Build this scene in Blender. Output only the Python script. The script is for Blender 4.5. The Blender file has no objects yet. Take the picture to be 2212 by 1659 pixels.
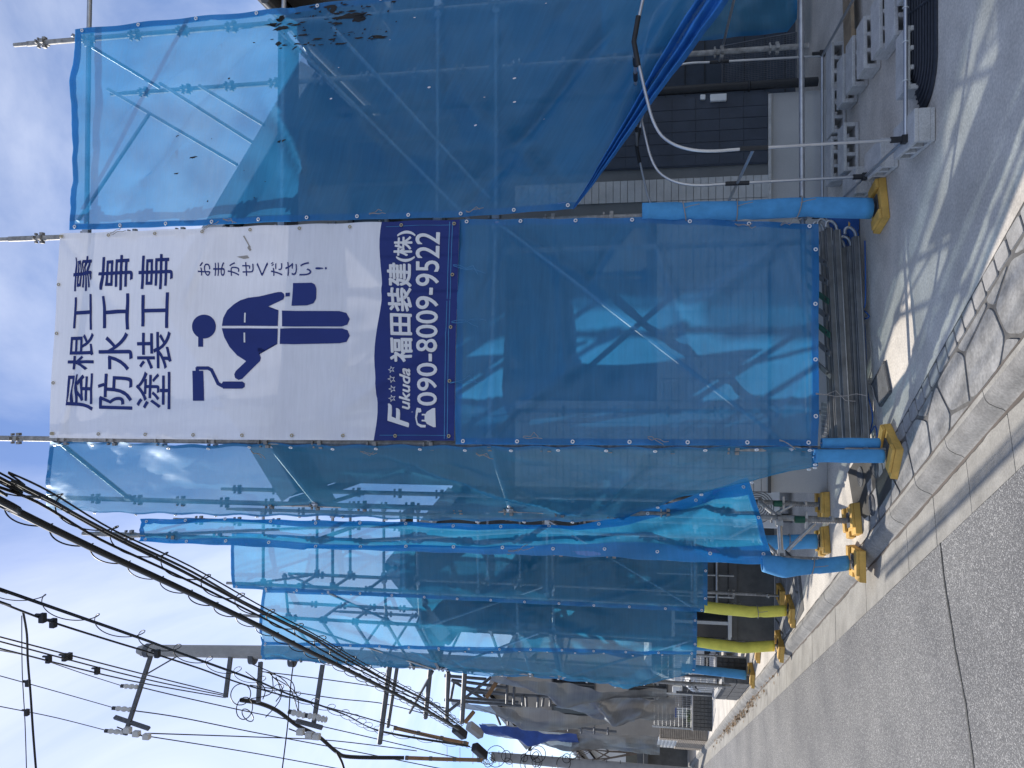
import bpy, bmesh, math, random
from mathutils import Vector, Matrix, noise
random.seed(7)
sc = bpy.context.scene
col = sc.collection
V = Vector
R = math.radians

# ------------------------------------------------------------------ camera, sky, sun, exposure
TH = R(9.6); FPX = 1662.0; CZ = 1.8
FD = V((0, math.cos(TH), math.sin(TH))); DN = V((0, math.sin(TH), -math.cos(TH))); RT = V((1, 0, 0)); CAM = V((0, 0, CZ))
cam_d = bpy.data.cameras.new('camera'); cam = bpy.data.objects.new('camera', cam_d); col.objects.link(cam)
cam_d.sensor_width = 36; cam_d.lens = 36 * FPX / 2212; cam_d.clip_end = 800; cam_d.clip_start = 0.05
m = Matrix((DN, RT, -FD)).transposed().to_4x4(); m.translation = CAM; cam.matrix_world = m
sc.camera = cam

SUN_AZ = R(43); SUN_EL = R(45)          # azimuth to the left of the viewing direction
w = bpy.data.worlds.new('World'); sc.world = w; w.use_nodes = True
nt = w.node_tree; nt.nodes.clear()
o_ = nt.nodes.new('ShaderNodeOutputWorld'); bg = nt.nodes.new('ShaderNodeBackground')
sky = nt.nodes.new('ShaderNodeTexSky'); sky.sky_type = 'NISHITA'; sky.sun_disc = False
sky.sun_elevation = SUN_EL; sky.sun_rotation = -SUN_AZ; sky.altitude = 50; sky.air_density = 1.0; sky.dust_density = 0.3; sky.ozone_density = 2.0
tc = nt.nodes.new('ShaderNodeTexCoord'); sep = nt.nodes.new('ShaderNodeSeparateXYZ')
nt.links.new(tc.outputs['Generated'], sep.inputs[0])
addz = nt.nodes.new('ShaderNodeMath'); addz.operation = 'ADD'; addz.inputs[1].default_value = 0.18
mx = nt.nodes.new('ShaderNodeMath'); mx.operation = 'MAXIMUM'; mx.inputs[1].default_value = 0.06
nt.links.new(sep.outputs[2], addz.inputs[0]); nt.links.new(addz.outputs[0], mx.inputs[0])
comb = nt.nodes.new('ShaderNodeCombineXYZ')
for i in (0, 1):
    d = nt.nodes.new('ShaderNodeMath'); d.operation = 'DIVIDE'
    nt.links.new(sep.outputs[i], d.inputs[0]); nt.links.new(mx.outputs[0], d.inputs[1]); nt.links.new(d.outputs[0], comb.inputs[i])
mp = nt.nodes.new('ShaderNodeMapping'); mp.inputs['Rotation'].default_value = (0, 0, R(25)); mp.inputs['Scale'].default_value = (1.15, 0.6, 1)
nt.links.new(comb.outputs[0], mp.inputs[0])
nz = nt.nodes.new('ShaderNodeTexNoise'); nz.inputs['Scale'].default_value = 1.5; nz.inputs['Detail'].default_value = 9; nz.inputs['Roughness'].default_value = 0.56; nz.inputs['Distortion'].default_value = 0.6
nt.links.new(mp.outputs[0], nz.inputs['Vector'])
rp = nt.nodes.new('ShaderNodeValToRGB'); rp.color_ramp.elements[0].position = 0.40; rp.color_ramp.elements[1].position = 0.76
nt.links.new(nz.outputs['Fac'], rp.inputs[0])
mul = nt.nodes.new('ShaderNodeMath'); mul.operation = 'MULTIPLY'; mul.inputs[1].default_value = 0.75
nt.links.new(rp.outputs[0], mul.inputs[0])
tint = nt.nodes.new('ShaderNodeMix'); tint.data_type = 'RGBA'; tint.blend_type = 'MULTIPLY'; tint.inputs[0].default_value = 1.0
tint.inputs[7].default_value = (0.74, 0.80, 0.96, 1)
nt.links.new(sky.outputs[0], tint.inputs[6])
mixc = nt.nodes.new('ShaderNodeMix'); mixc.data_type = 'RGBA'
mixc.inputs[7].default_value = (7.9, 8.1, 8.8, 1)
nt.links.new(mul.outputs[0], mixc.inputs[0]); nt.links.new(tint.outputs[2], mixc.inputs[6])
nt.links.new(mixc.outputs[2], bg.inputs[0]); bg.inputs[1].default_value = 0.105
nt.links.new(bg.outputs[0], o_.inputs[0])

sd = bpy.data.lights.new('sun', 'SUN'); sd.energy = 3.3; sd.angle = R(0.55); sd.color = (1.0, 0.94, 0.85)
so = bpy.data.objects.new('sun', sd); col.objects.link(so)
sdir = V((-math.sin(SUN_AZ) * math.cos(SUN_EL), math.cos(SUN_AZ) * math.cos(SUN_EL), math.sin(SUN_EL)))
so.rotation_euler = sdir.to_track_quat('Z', 'Y').to_euler(); so.location = (-10, 10, 20)
sc.view_settings.view_transform = 'Standard'; sc.view_settings.look = 'None'
sc.view_settings.gamma = 1; sc.view_settings.use_curve_mapping = False
sc.view_settings.exposure = 0.72
sc.render.engine = 'CYCLES'
sc.cycles.transparent_max_bounces = 24; sc.cycles.max_bounces = 8

# ------------------------------------------------------------------ survey: photograph measurements -> points on real planes
def ray(ix, iy): return FD + DN * ((ix - 1106) / FPX) + RT * ((829.5 - iy) / FPX)
def atY(ix, iy, Y):
    d = ray(ix, iy); return CAM + d * (Y / d.y)
def atz(ix, iy, z=0.0):
    d = ray(ix, iy); return CAM + d * ((z - CZ) / d.z)
NV = V((0.871, 0.491, 0)); SV = V((-0.491, 0.871, 0))     # across / along the street
def atn(ix, iy, n):
    d = ray(ix, iy); return CAM + d * (n / d.dot(NV))
def ns(n, s, z=0.0): return NV * n + SV * s + V((0, 0, z))
def atpl(ix, iy, p, q):
    t = V((q[0] - p[0], q[1] - p[1], 0)); nn = V((t.y, -t.x, 0)).normalized(); d = ray(ix, iy)
    return CAM + d * (nn.dot(V((p[0], p[1], 0)) - CAM * 1) / nn.dot(d)) if False else CAM + d * ((nn.x * p[0] + nn.y * p[1]) / nn.dot(d))

# ------------------------------------------------------------------ materials
MAT = {}
def mat(name, c, rough=0.8, metal=0.0, var=0.15, scale=6.0, bump=0.0, bscale=40.0, spec=0.4, c2=None, fine=0.0, fscale=120.0):
    M = bpy.data.materials.new(name); M.use_nodes = True; MAT[name] = M
    t = M.node_tree; b = t.nodes['Principled BSDF']
    b.inputs['Roughness'].default_value = rough; b.inputs['Metallic'].default_value = metal; b.inputs['Specular IOR Level'].default_value = spec
    g = t.nodes.new('ShaderNodeNewGeometry')
    n = t.nodes.new('ShaderNodeTexNoise'); n.inputs['Scale'].default_value = scale; n.inputs['Detail'].default_value = 7; n.inputs['Roughness'].default_value = 0.62
    t.links.new(g.outputs['Position'], n.inputs['Vector'])
    r = t.nodes.new('ShaderNodeValToRGB'); e = r.color_ramp.elements
    a = c; z = c2 or c
    e[0].position = 0.32; e[1].position = 0.68
    e[0].color = [x * (1 - var) for x in a] + [1]; e[1].color = [min(1, x * (1 + var)) for x in z] + [1]
    t.links.new(n.outputs['Fac'], r.inputs[0])
    out = r.outputs[0]
    if fine:
        n2 = t.nodes.new('ShaderNodeTexNoise'); n2.inputs['Scale'].default_value = fscale; n2.inputs['Detail'].default_value = 3
        t.links.new(g.outputs['Position'], n2.inputs['Vector'])
        r2 = t.nodes.new('ShaderNodeValToRGB'); r2.color_ramp.elements[0].position = 0.3; r2.color_ramp.elements[1].position = 0.7
        r2.color_ramp.elements[0].color = (1 - fine,) * 3 + (1,); r2.color_ramp.elements[1].color = (1 + fine,) * 3 + (1,)
        t.links.new(n2.outputs['Fac'], r2.inputs[0])
        mm = t.nodes.new('ShaderNodeMix'); mm.data_type = 'RGBA'; mm.blend_type = 'MULTIPLY'; mm.inputs[0].default_value = 1
        t.links.new(out, mm.inputs[6]); t.links.new(r2.outputs[0], mm.inputs[7]); out = mm.outputs[2]
    t.links.new(out, b.inputs['Base Color'])
    if bump:
        n3 = t.nodes.new('ShaderNodeTexNoise'); n3.inputs['Scale'].default_value = bscale; n3.inputs['Detail'].default_value = 5
        t.links.new(g.outputs['Position'], n3.inputs['Vector'])
        bp = t.nodes.new('ShaderNodeBump'); bp.inputs['Strength'].default_value = bump; bp.inputs['Distance'].default_value = 0.01
        t.links.new(n3.outputs['Fac'], bp.inputs['Height']); t.links.new(bp.outputs[0], b.inputs['Normal'])
    return M

def sheet_mat(name, col_d, tint, alpha, trl=0.5, streak=0.2, gloss=0.12):
    """woven mesh sheet: see-through holes + translucent threads"""
    M = bpy.data.materials.new(name); M.use_nodes = True; MAT[name] = M
    t = M.node_tree; t.nodes.clear()
    out = t.nodes.new('ShaderNodeOutputMaterial')
    uv = t.nodes.new('ShaderNodeUVMap'); mp = t.nodes.new('ShaderNodeMapping'); mp.inputs['Scale'].default_value = (1.2, 14, 1)
    t.links.new(uv.outputs[0], mp.inputs[0])
    n = t.nodes.new('ShaderNodeTexNoise'); n.inputs['Scale'].default_value = 2.2; n.inputs['Detail'].default_value = 6; n.inputs['Roughness'].default_value = 0.7
    t.links.new(mp.outputs[0], n.inputs['Vector'])
    nb = t.nodes.new('ShaderNodeTexNoise'); nb.inputs['Scale'].default_value = 1.3; nb.inputs['Detail'].default_value = 4
    t.links.new(uv.outputs[0], nb.inputs['Vector'])
    av = t.nodes.new('ShaderNodeMath'); av.operation = 'ADD'; t.links.new(n.outputs['Fac'], av.inputs[0]); t.links.new(nb.outputs['Fac'], av.inputs[1])
    mr = t.nodes.new('ShaderNodeMapRange'); mr.inputs[1].default_value = 0.7; mr.inputs[2].default_value = 1.3
    mr.inputs[3].default_value = 1 - streak; mr.inputs[4].default_value = 1 + streak
    t.links.new(av.outputs[0], mr.inputs[0])
    cm = t.nodes.new('ShaderNodeMix'); cm.data_type = 'RGBA'; cm.blend_type = 'MULTIPLY'; cm.inputs[0].default_value = 1; cm.inputs[6].default_value = (*col_d, 1)
    t.links.new(mr.outputs[0], cm.inputs[7])
    di = t.nodes.new('ShaderNodeBsdfDiffuse'); tr = t.nodes.new('ShaderNodeBsdfTranslucent'); tp = t.nodes.new('ShaderNodeBsdfTransparent'); gl = t.nodes.new('ShaderNodeBsdfGlossy')
    gl.inputs['Roughness'].default_value = 0.33; gl.inputs['Color'].default_value = (0.8, 0.9, 1, 1)
    t.links.new(cm.outputs[2], di.inputs[0]); t.links.new(cm.outputs[2], tr.inputs[0]); tp.inputs[0].default_value = (*tint, 1)
    m1 = t.nodes.new('ShaderNodeMixShader'); m1.inputs[0].default_value = trl; t.links.new(di.outputs[0], m1.inputs[1]); t.links.new(tr.outputs[0], m1.inputs[2])
    mg = t.nodes.new('ShaderNodeMixShader'); mg.inputs[0].default_value = gloss; t.links.new(m1.outputs[0], mg.inputs[1]); t.links.new(gl.outputs[0], mg.inputs[2])
    ma = t.nodes.new('ShaderNodeMath'); ma.operation = 'MULTIPLY'; ma.inputs[1].default_value = alpha
    t.links.new(mr.outputs[0], ma.inputs[0])
    m2 = t.nodes.new('ShaderNodeMixShader'); t.links.new(ma.outputs[0], m2.inputs[0])
    t.links.new(tp.outputs[0], m2.inputs[1]); t.links.new(mg.outputs[0], m2.inputs[2]); t.links.new(m2.outputs[0], out.inputs[0])
    return M

# asphalt: coarse worn aggregate
def asphalt_mat():
    M = bpy.data.materials.new('asphalt'); M.use_nodes = True; MAT['asphalt'] = M
    t = M.node_tree; b = t.nodes['Principled BSDF']; b.inputs['Roughness'].default_value = 0.85; b.inputs['Specular IOR Level'].default_value = 0.3
    g = t.nodes.new('ShaderNodeNewGeometry')
    v = t.nodes.new('ShaderNodeTexVoronoi'); v.inputs['Scale'].default_value = 150
    nd = t.nodes.new('ShaderNodeTexNoise'); nd.inputs['Scale'].default_value = 60
    t.links.new(g.outputs['Position'], nd.inputs['Vector'])
    t.links.new(g.outputs['Position'], v.inputs['Vector'])
    r = t.nodes.new('ShaderNodeValToRGB'); r.color_ramp.interpolation = 'LINEAR'
    e = r.color_ramp.elements; e[0].position = 0.0; e[0].color = (0.165, 0.165, 0.165, 1); e[1].position = 1.0; e[1].color = (0.50, 0.49, 0.465, 1)
    x = e.new(0.45); x.color = (0.185, 0.183, 0.18, 1); x = e.new(0.78); x.color = (0.27, 0.267, 0.26, 1)
    sp = t.nodes.new('ShaderNodeSeparateXYZ'); t.links.new(v.outputs['Color'], sp.inputs[0]); t.links.new(sp.outputs[0], r.inputs[0])
    # dark gaps between the stones
    r3 = t.nodes.new('ShaderNodeValToRGB'); r3.color_ramp.elements[0].position = 0.25; r3.color_ramp.elements[0].color = (1, 1, 1, 1); r3.color_ramp.elements[1].position = 0.75; r3.color_ramp.elements[1].color = (0.62, 0.62, 0.63, 1)
    t.links.new(v.outputs['Distance'], r3.inputs[0])
    n = t.nodes.new('ShaderNodeTexNoise'); n.inputs['Scale'].default_value = 1.1; n.inputs['Detail'].default_value = 6
    t.links.new(g.outputs['Position'], n.inputs['Vector'])
    r2 = t.nodes.new('ShaderNodeValToRGB'); r2.color_ramp.elements[0].position = 0.3; r2.color_ramp.elements[1].position = 0.7
    r2.color_ramp.elements[0].color = (0.8, 0.8, 0.82, 1); r2.color_ramp.elements[1].color = (1.2, 1.19, 1.17, 1)
    t.links.new(n.outputs['Fac'], r2.inputs[0])
    m1 = t.nodes.new('ShaderNodeMix'); m1.data_type = 'RGBA'; m1.blend_type = 'MULTIPLY'; m1.inputs[0].default_value = 1
    m2 = t.nodes.new('ShaderNodeMix'); m2.data_type = 'RGBA'; m2.blend_type = 'MULTIPLY'; m2.inputs[0].default_value = 1
    t.links.new(r.outputs[0], m1.inputs[6]); t.links.new(r2.outputs[0], m1.inputs[7]); t.links.new(m1.outputs[2], m2.inputs[6]); t.links.new(r3.outputs[0], m2.inputs[7])
    t.links.new(m2.outputs[2], b.inputs['Base Color'])
    bp = t.nodes.new('ShaderNodeBump'); bp.inputs['Strength'].default_value = 0.7; bp.inputs['Distance'].default_value = 0.005; bp.invert = True
    t.links.new(v.outputs['Distance'], bp.inputs['Height']); t.links.new(bp.outputs[0], b.inputs['Normal'])
asphalt_mat()
mat('concrete', (0.56, 0.515, 0.45), 0.9, var=0.22, scale=1.6, bump=0.25, bscale=160, fine=0.16, fscale=60)
mat('wet_concrete', (0.05, 0.048, 0.045), 0.55, var=0.35, scale=3, bump=0.15, bscale=120, fine=0.15)
mat('kerb_concrete', (0.30, 0.285, 0.255), 0.9, var=0.2, scale=3.5, bump=0.2, bscale=200, fine=0.14, fscale=90)
mat('dark_kerb', (0.22, 0.212, 0.198), 0.9, var=0.3, scale=4, bump=0.2, bscale=200, fine=0.18, fscale=70)  # darker concrete tone, used on the rolled faces of the kerb blocks
mat('flagstone', (0.255, 0.25, 0.24), 0.85, var=0.36, scale=5, bump=0.35, bscale=50, fine=0.16, fscale=45)
mat('mortar', (0.12, 0.116, 0.11), 0.95, var=0.15, scale=20)
mat('edging_stone', (0.31, 0.30, 0.285), 0.85, var=0.2, scale=9, bump=0.2, bscale=80, fine=0.12)
mat('block', (0.50, 0.485, 0.46), 0.95, var=0.14, scale=8, bump=0.4, bscale=220, fine=0.16, fscale=150)
mat('galvanised', (0.42, 0.43, 0.44), 0.38, 0.75, var=0.2, scale=14)
mat('bright_pipe', (0.50, 0.51, 0.53), 0.32, 0.75, var=0.08, scale=10)
mat('old_steel', (0.31, 0.30, 0.285), 0.6, 0.45, var=0.35, scale=18, bump=0.1, bscale=90)
mat('dark_steel', (0.10, 0.105, 0.115), 0.55, 0.4, var=0.25, scale=10)
mat('alu_plank', (0.17, 0.17, 0.17), 0.5, 0.5, var=0.25, scale=9)
mat('black_plastic', (0.018, 0.019, 0.022), 0.5, var=0.2, scale=20)
mat('black_cable', (0.012, 0.012, 0.013), 0.55, var=0.2, scale=20)
mat('ramp_rubber', (0.028, 0.032, 0.042), 0.6, var=0.25, scale=30)
mat('pad_yellow', (0.62, 0.37, 0.085), 0.65, var=0.22, scale=9, bump=0.15, bscale=60)
mat('foam_blue', (0.07, 0.29, 0.56), 0.8, var=0.14, scale=8, bump=0.2, bscale=90)
mat('foam_yellow', (0.76, 0.70, 0.12), 0.8, var=0.12, scale=8, bump=0.2, bscale=90)
mat('tarp_blue', (0.02, 0.09, 0.30), 0.55, var=0.2, scale=8)
mat('fold_cloth', (0.025, 0.17, 0.50), 0.6, var=0.2, scale=8)
mat('bright_tarp', (0.022, 0.065, 0.26), 0.5, var=0.2, scale=4)
mat('string', (0.30, 0.27, 0.24), 0.9, var=0.2)
mat('string_blue', (0.06, 0.22, 0.42), 0.9, var=0.2)
mat('eyelet_white', (0.72, 0.73, 0.74), 0.4, var=0.05)
mat('eyelet_brass', (0.42, 0.36, 0.24), 0.4, 0.6, var=0.1)
mat('navy_print', (0.012, 0.028, 0.17), 0.7, var=0.08, scale=3)
mat('white_print', (0.70, 0.71, 0.74), 0.75, var=0.03)
mat('stain_black', (0.008, 0.008, 0.009), 0.6)
mat('stain_grey', (0.33, 0.31, 0.29), 0.9)
mat('stone_tile', (0.50, 0.485, 0.46), 0.8, var=0.12, scale=6, bump=0.2, bscale=60)
mat('navy_tile', (0.045, 0.055, 0.075), 0.6, var=0.18, scale=5)
mat('dark_siding', (0.12, 0.118, 0.115), 0.7, var=0.2, scale=5)
mat('grey_siding', (0.17, 0.17, 0.165), 0.8, var=0.12, scale=3)
mat('beige_siding', (0.36, 0.33, 0.29), 0.8, var=0.1, scale=3)
mat('white_wall', (0.62, 0.62, 0.60), 0.8, var=0.06, scale=3)
mat('foundation', (0.47, 0.455, 0.435), 0.9, var=0.08, scale=2.5, fine=0.06)
mat('roof_slate', (0.035, 0.036, 0.04), 0.7, var=0.2, scale=8)
mat('soffit', (0.45, 0.46, 0.47), 0.8, var=0.06)
mat('sash', (0.09, 0.09, 0.09), 0.45, 0.5, var=0.1)
mat('white_sash', (0.62, 0.62, 0.62), 0.4, var=0.05)
mat('glass', (0.02, 0.024, 0.03), 0.06, var=0.1, spec=0.7)
mat('white_plastic', (0.72, 0.72, 0.70), 0.4, var=0.06)
mat('pole_concrete', (0.30, 0.30, 0.30), 0.85, var=0.12, scale=4)
mat('porcelain', (0.48, 0.475, 0.46), 0.3, var=0.05)
mat('orange_sleeve', (0.22, 0.115, 0.045), 0.5, var=0.2, scale=6)
mat('tan_brick', (0.36, 0.30, 0.235), 0.85, var=0.22, scale=7, bump=0.2, bscale=60)
mat('dark_tile_wall', (0.10, 0.098, 0.093), 0.7, var=0.2, scale=7)
mat('grey_block', (0.13, 0.13, 0.13), 0.95, var=0.3, scale=12, bump=0.3, bscale=80)
mat('green_tape', (0.015, 0.09, 0.055), 0.5, var=0.15)
mat('wood', (0.30, 0.22, 0.14), 0.8, var=0.25, scale=9)
mat('leaf', (0.07, 0.11, 0.035), 0.7, var=0.3, scale=9)
mat('dry_leaf', (0.19, 0.12, 0.06), 0.9, var=0.4, scale=20)
mat('bark', (0.12, 0.10, 0.085), 0.9, var=0.2)
mat('soil', (0.30, 0.29, 0.275), 1.0, var=0.2, scale=2)
sheet_mat('sheet_blue', (0.034, 0.272, 0.58), (0.80, 0.95, 1.0), 0.69, trl=0.54, streak=.07, gloss=.04)
sheet_mat('sheet_teal', (0.055, 0.32, 0.55), (0.82, 0.96, 1.0), 0.66, trl=0.55, streak=.07, gloss=.04)
sheet_mat('sheet_cyan', (0.035, 0.33, 0.61), (0.80, 0.96, 1.0), 0.64, trl=0.58, streak=.08, gloss=.05)
sheet_mat('sheet_grey', (0.125, 0.118, 0.11), (0.75, 0.75, 0.75), 0.80, trl=0.45, streak=0.12)
sheet_mat('banner_white', (0.80, 0.81, 0.88), (0.9, 0.92, 0.95), 0.93, trl=0.10, streak=0.04, gloss=0.04)
sheet_mat('hem_blue', (0.015, 0.16, 0.48), (0.42, 0.8, 1.0), 0.85, trl=0.5)

# ------------------------------------------------------------------ mesh helpers
class MB:
    def __init__(s): s.v = []; s.f = []; s.sm = []
    def add(s, vs, fs, smooth=False):
        k = len(s.v); s.v += [tuple(p) for p in vs]; s.f += [tuple(k + i for i in f) for f in fs]; s.sm += [smooth] * len(fs)
        return s
    def box(s, c, size, rz=0.0, M=None):
        hx, hy, hz = size[0] / 2, size[1] / 2, size[2] / 2
        rot = M if M is not None else Matrix.Rotation(rz, 3, 'Z')
        vs = [V(c) + rot @ V((x * hx, y * hy, z * hz)) for x in (-1, 1) for y in (-1, 1) for z in (-1, 1)]
        return s.add(vs, [(0, 1, 3, 2), (4, 6, 7, 5), (0, 4, 5, 1), (2, 3, 7, 6), (0, 2, 6, 4), (1, 5, 7, 3)])
    def beam(s, p, q, w, h, up=V((0, 0, 1))):
        p = V(p); q = V(q); d = (q - p); L = d.length; d.normalize()
        x = d.cross(up)
        if x.length < 1e-4: x = d.cross(V((1, 0, 0)))
        x.normalize(); y = x.cross(d)
        return s.box((p + q) / 2, (w, L, h), M=Matrix((x, d, y)).transposed())
    def tube(s, pts, r, seg=8, caps=True, radii=None):
        pts = [V(p) for p in pts]; n = len(pts); vs = []; fs = []
        d0 = (pts[1] - pts[0]).normalized(); ref = V((0, 0, 1)) if abs(d0.z) < 0.9 else V((1, 0, 0))
        x = d0.cross(ref).normalized()
        for i, p in enumerate(pts):
            d = (pts[min(i + 1, n - 1)] - pts[max(i - 1, 0)]).normalized()
            x = (x - d * x.dot(d)).normalized(); y = d.cross(x)
            rr = radii[i] if radii else r
            for k in range(seg):
                a = 2 * math.pi * k / seg; vs.append(p + (x * math.cos(a) + y * math.sin(a)) * rr)
        for i in range(n - 1):
            for k in range(seg):
                k2 = (k + 1) % seg; fs.append((i * seg + k, i * seg + k2, (i + 1) * seg + k2, (i + 1) * seg + k))
        s.add(vs, fs, True)
        if caps: s.add(vs[:seg], [tuple(range(seg))[::-1]]); s.add(vs[-seg:], [tuple(range(seg))])
        return s
    def prism(s, poly, z0, z1, top_inset=0.0):
        n = len(poly); c = sum((V((p[0], p[1], 0)) for p in poly), V()) / n
        lo = [V((p[0], p[1], z0)) for p in poly]; hi = []
        for p in poly:
            q = V((p[0], p[1], 0)); d = (c - q)
            q = q + d.normalized() * min(top_inset, d.length * 0.3); hi.append(V((q.x, q.y, z1)))
        fs = [(i, (i + 1) % n, n + (i + 1) % n, n + i) for i in range(n)] + [tuple(range(n, 2 * n)), tuple(range(n))[::-1]]
        return s.add(lo + hi, fs)
    def torus(s, c, nrm, Rr, r, ms=12, ss=6):
        nrm = V(nrm).normalized(); x = nrm.orthogonal().normalized(); y = nrm.cross(x); vs = []; fs = []
        for i in range(ms):
            a = 2 * math.pi * i / ms; e = x * math.cos(a) + y * math.sin(a)
            for k in range(ss):
                b = 2 * math.pi * k / ss; vs.append(V(c) + e * (Rr + r * math.cos(b)) + nrm * (r * math.sin(b)))
        for i in range(ms):
            for k in range(ss):
                fs.append((i * ss + k, ((i + 1) % ms) * ss + k, ((i + 1) % ms) * ss + (k + 1) % ss, i * ss + (k + 1) % ss))
        return s.add(vs, fs, True)
    def mesh(s, name, mt):
        me = bpy.data.meshes.new(name); me.from_pydata(s.v, [], s.f)
        me.polygons.foreach_set('use_smooth', s.sm); me.materials.append(MAT[mt]); me.update()
        return me
    def build(s, name, mt, parent=None, bevel=0.0, **kw):
        o = link(name, s.mesh(name, mt), parent, **kw)
        if bevel:
            b = o.modifiers.new('bevel', 'BEVEL'); b.width = bevel; b.segments = 2; b.limit_method = 'ANGLE'
        return o

def link(name, me, parent=None, label=None, cat=None, group=None, kind=None, M=None):
    o = bpy.data.objects.new(name, me); col.objects.link(o)
    if M is not None: o.matrix_world = M
    if parent is not None:
        o.parent = parent; o.matrix_parent_inverse = parent_inv(parent)
    if label: o['label'] = label
    if cat: o['category'] = cat
    if group: o['group'] = group
    if kind: o['kind'] = kind
    return o
WM = {}
def parent_inv(p):
    return WM.get(p.name, Matrix()).inverted()
def thing(name, label, cat, loc=(0, 0, 0), group=None):
    loc = (loc[0], loc[1], loc[2] if len(loc) > 2 else 0.0)
    o = bpy.data.objects.new(name, None); col.objects.link(o); o.location = loc; o.empty_display_size = 0.1
    WM[o.name] = Matrix.Translation(V(loc))
    o['label'] = label; o['category'] = cat
    if group: o['group'] = group
    return o

# ------------------------------------------------------------------ ground
def strip(name, pts, z, mt, kind='structure', **kw):
    b = MB(); b.add([V((p.x, p.y, z)) for p in pts], [tuple(range(len(pts)))]); return b.build(name, mt, kind=kind, **kw)
strip('ground', [V((-300, -60, 0)), V((300, -60, 0)), V((300, 400, 0)), V((-300, 400, 0))], -0.16, 'soil')
strip('road', [ns(-7, -14), ns(1.70, -14), ns(1.70, 150), ns(-7, 150)], -0.06, 'asphalt')
# seam in the asphalt, crossing from the gutter
sm = MB()
spx = [(2030, 1172), (2040, 1260), (2062, 1400), (2085, 1520), (2102, 1655), (2115, 1800)]
prev = None
for i in range(len(spx) - 1):
    for k in range(6):
        t = k / 6; a = (spx[i][0] * (1 - t) + spx[i + 1][0] * t, spx[i][1] * (1 - t) + spx[i + 1][1] * t)
        p = atz(*a, -0.056) + V((random.uniform(-.006, .006), 0, 0)); ww = random.uniform(0.006, 0.013)
        q = (p + SV * ww, p - SV * ww)
        if prev: sm.add([prev[0], q[0], q[1], prev[1]], [(0, 1, 2, 3)])
        prev = q
sm.build('road_seam', 'black_cable', kind='structure')

# rolled kerb and gutter, block by block
kerb = bpy.data.objects.new('kerb', None); col.objects.link(kerb); kerb['kind'] = 'structure'
prof = [(1.70, -0.058), (1.86, -0.074), (2.025, -0.088), (2.044, -0.086), (2.058, -0.070), (2.072, -0.038), (2.090, -0.012), (2.112, 0.001), (2.138, 0.004), (2.17, 0.004)]
def kerb_mesh(L):
    b = MB(); g = 0.004
    vs = [NV * n + SV * (s_) + V((0, 0, z)) for s_ in (g, L - g) for n, z in prof]
    vs += [NV * 1.70 + SV * s_ + V((0, 0, -.13)) for s_ in (g, L - g)] + [NV * 2.17 + SV * s_ + V((0, 0, -.13)) for s_ in (g, L - g)]
    k = len(prof)
    b.add(vs, [(i, i + 1, k + i + 1, k + i) for i in range(k - 1)], True)
    b.add(vs, [tuple(range(k)) + (2 * k + 2, 2 * k), tuple(range(k, 2 * k))[::-1] + (2 * k + 1, 2 * k + 3)])
    me = b.mesh('kerb_block', 'kerb_concrete'); me.materials.append(MAT['dark_kerb'])
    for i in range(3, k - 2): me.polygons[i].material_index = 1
    return me
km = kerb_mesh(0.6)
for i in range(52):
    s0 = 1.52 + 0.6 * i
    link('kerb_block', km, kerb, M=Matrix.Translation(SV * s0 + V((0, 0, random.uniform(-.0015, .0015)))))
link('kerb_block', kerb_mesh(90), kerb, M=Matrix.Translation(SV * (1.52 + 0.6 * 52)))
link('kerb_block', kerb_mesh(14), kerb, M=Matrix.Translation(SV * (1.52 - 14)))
strip('kerb_bed', [ns(1.69, -14), ns(2.18, -14), ns(2.18, 120), ns(1.69, 120)], -0.11, 'mortar')

gd = MB(); random.seed(31)
for (n0, zz, wmax) in ((2.040, -.0835, .040), (2.172, .0075, .012)):
    prev = None; s_ = .6
    while s_ < 22:
        wd = wmax * (.35 + .9 * abs(noise.noise(V((s_ * 2.3, n0, 0)))) + .4 * random.random()); c_ = n0 + .008 * noise.noise(V((s_ * 3, 5, n0)))
        q = (ns(c_ - wd * .5, s_, zz), ns(c_ + wd * .5, s_, zz))
        if prev: gd.add([prev[0], prev[1], q[1], q[0]], [(0, 1, 2, 3)])
        prev = q; s_ += .06
gd.build('gutter_dirt', 'bark', kind='structure')
# yard slab with the notch for the flagstones
strip('yard_slab', [ns(2.745, -6), ns(2.745, 3.1), ns(2.61, 5.4), ns(2.55, 6.15), ns(2.175, 6.35), ns(2.175, 60), ns(22, 60), ns(22, -6)], -0.002, 'concrete')
strip('paving_bed', [ns(2.174, -6), ns(2.76, -6), ns(2.76, 3.1), ns(2.64, 5.4), ns(2.58, 6.18), ns(2.174, 6.38)], -0.005, 'mortar')
strip('wet_patch', [atz(1845, 1100), atz(1832, 1020), atz(1868, 960), atz(1925, 965), atz(1937, 1010), atz(1934, 1042), atz(1900, 1098), atz(1868, 1120)], 0.003, 'wet_concrete')

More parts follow.
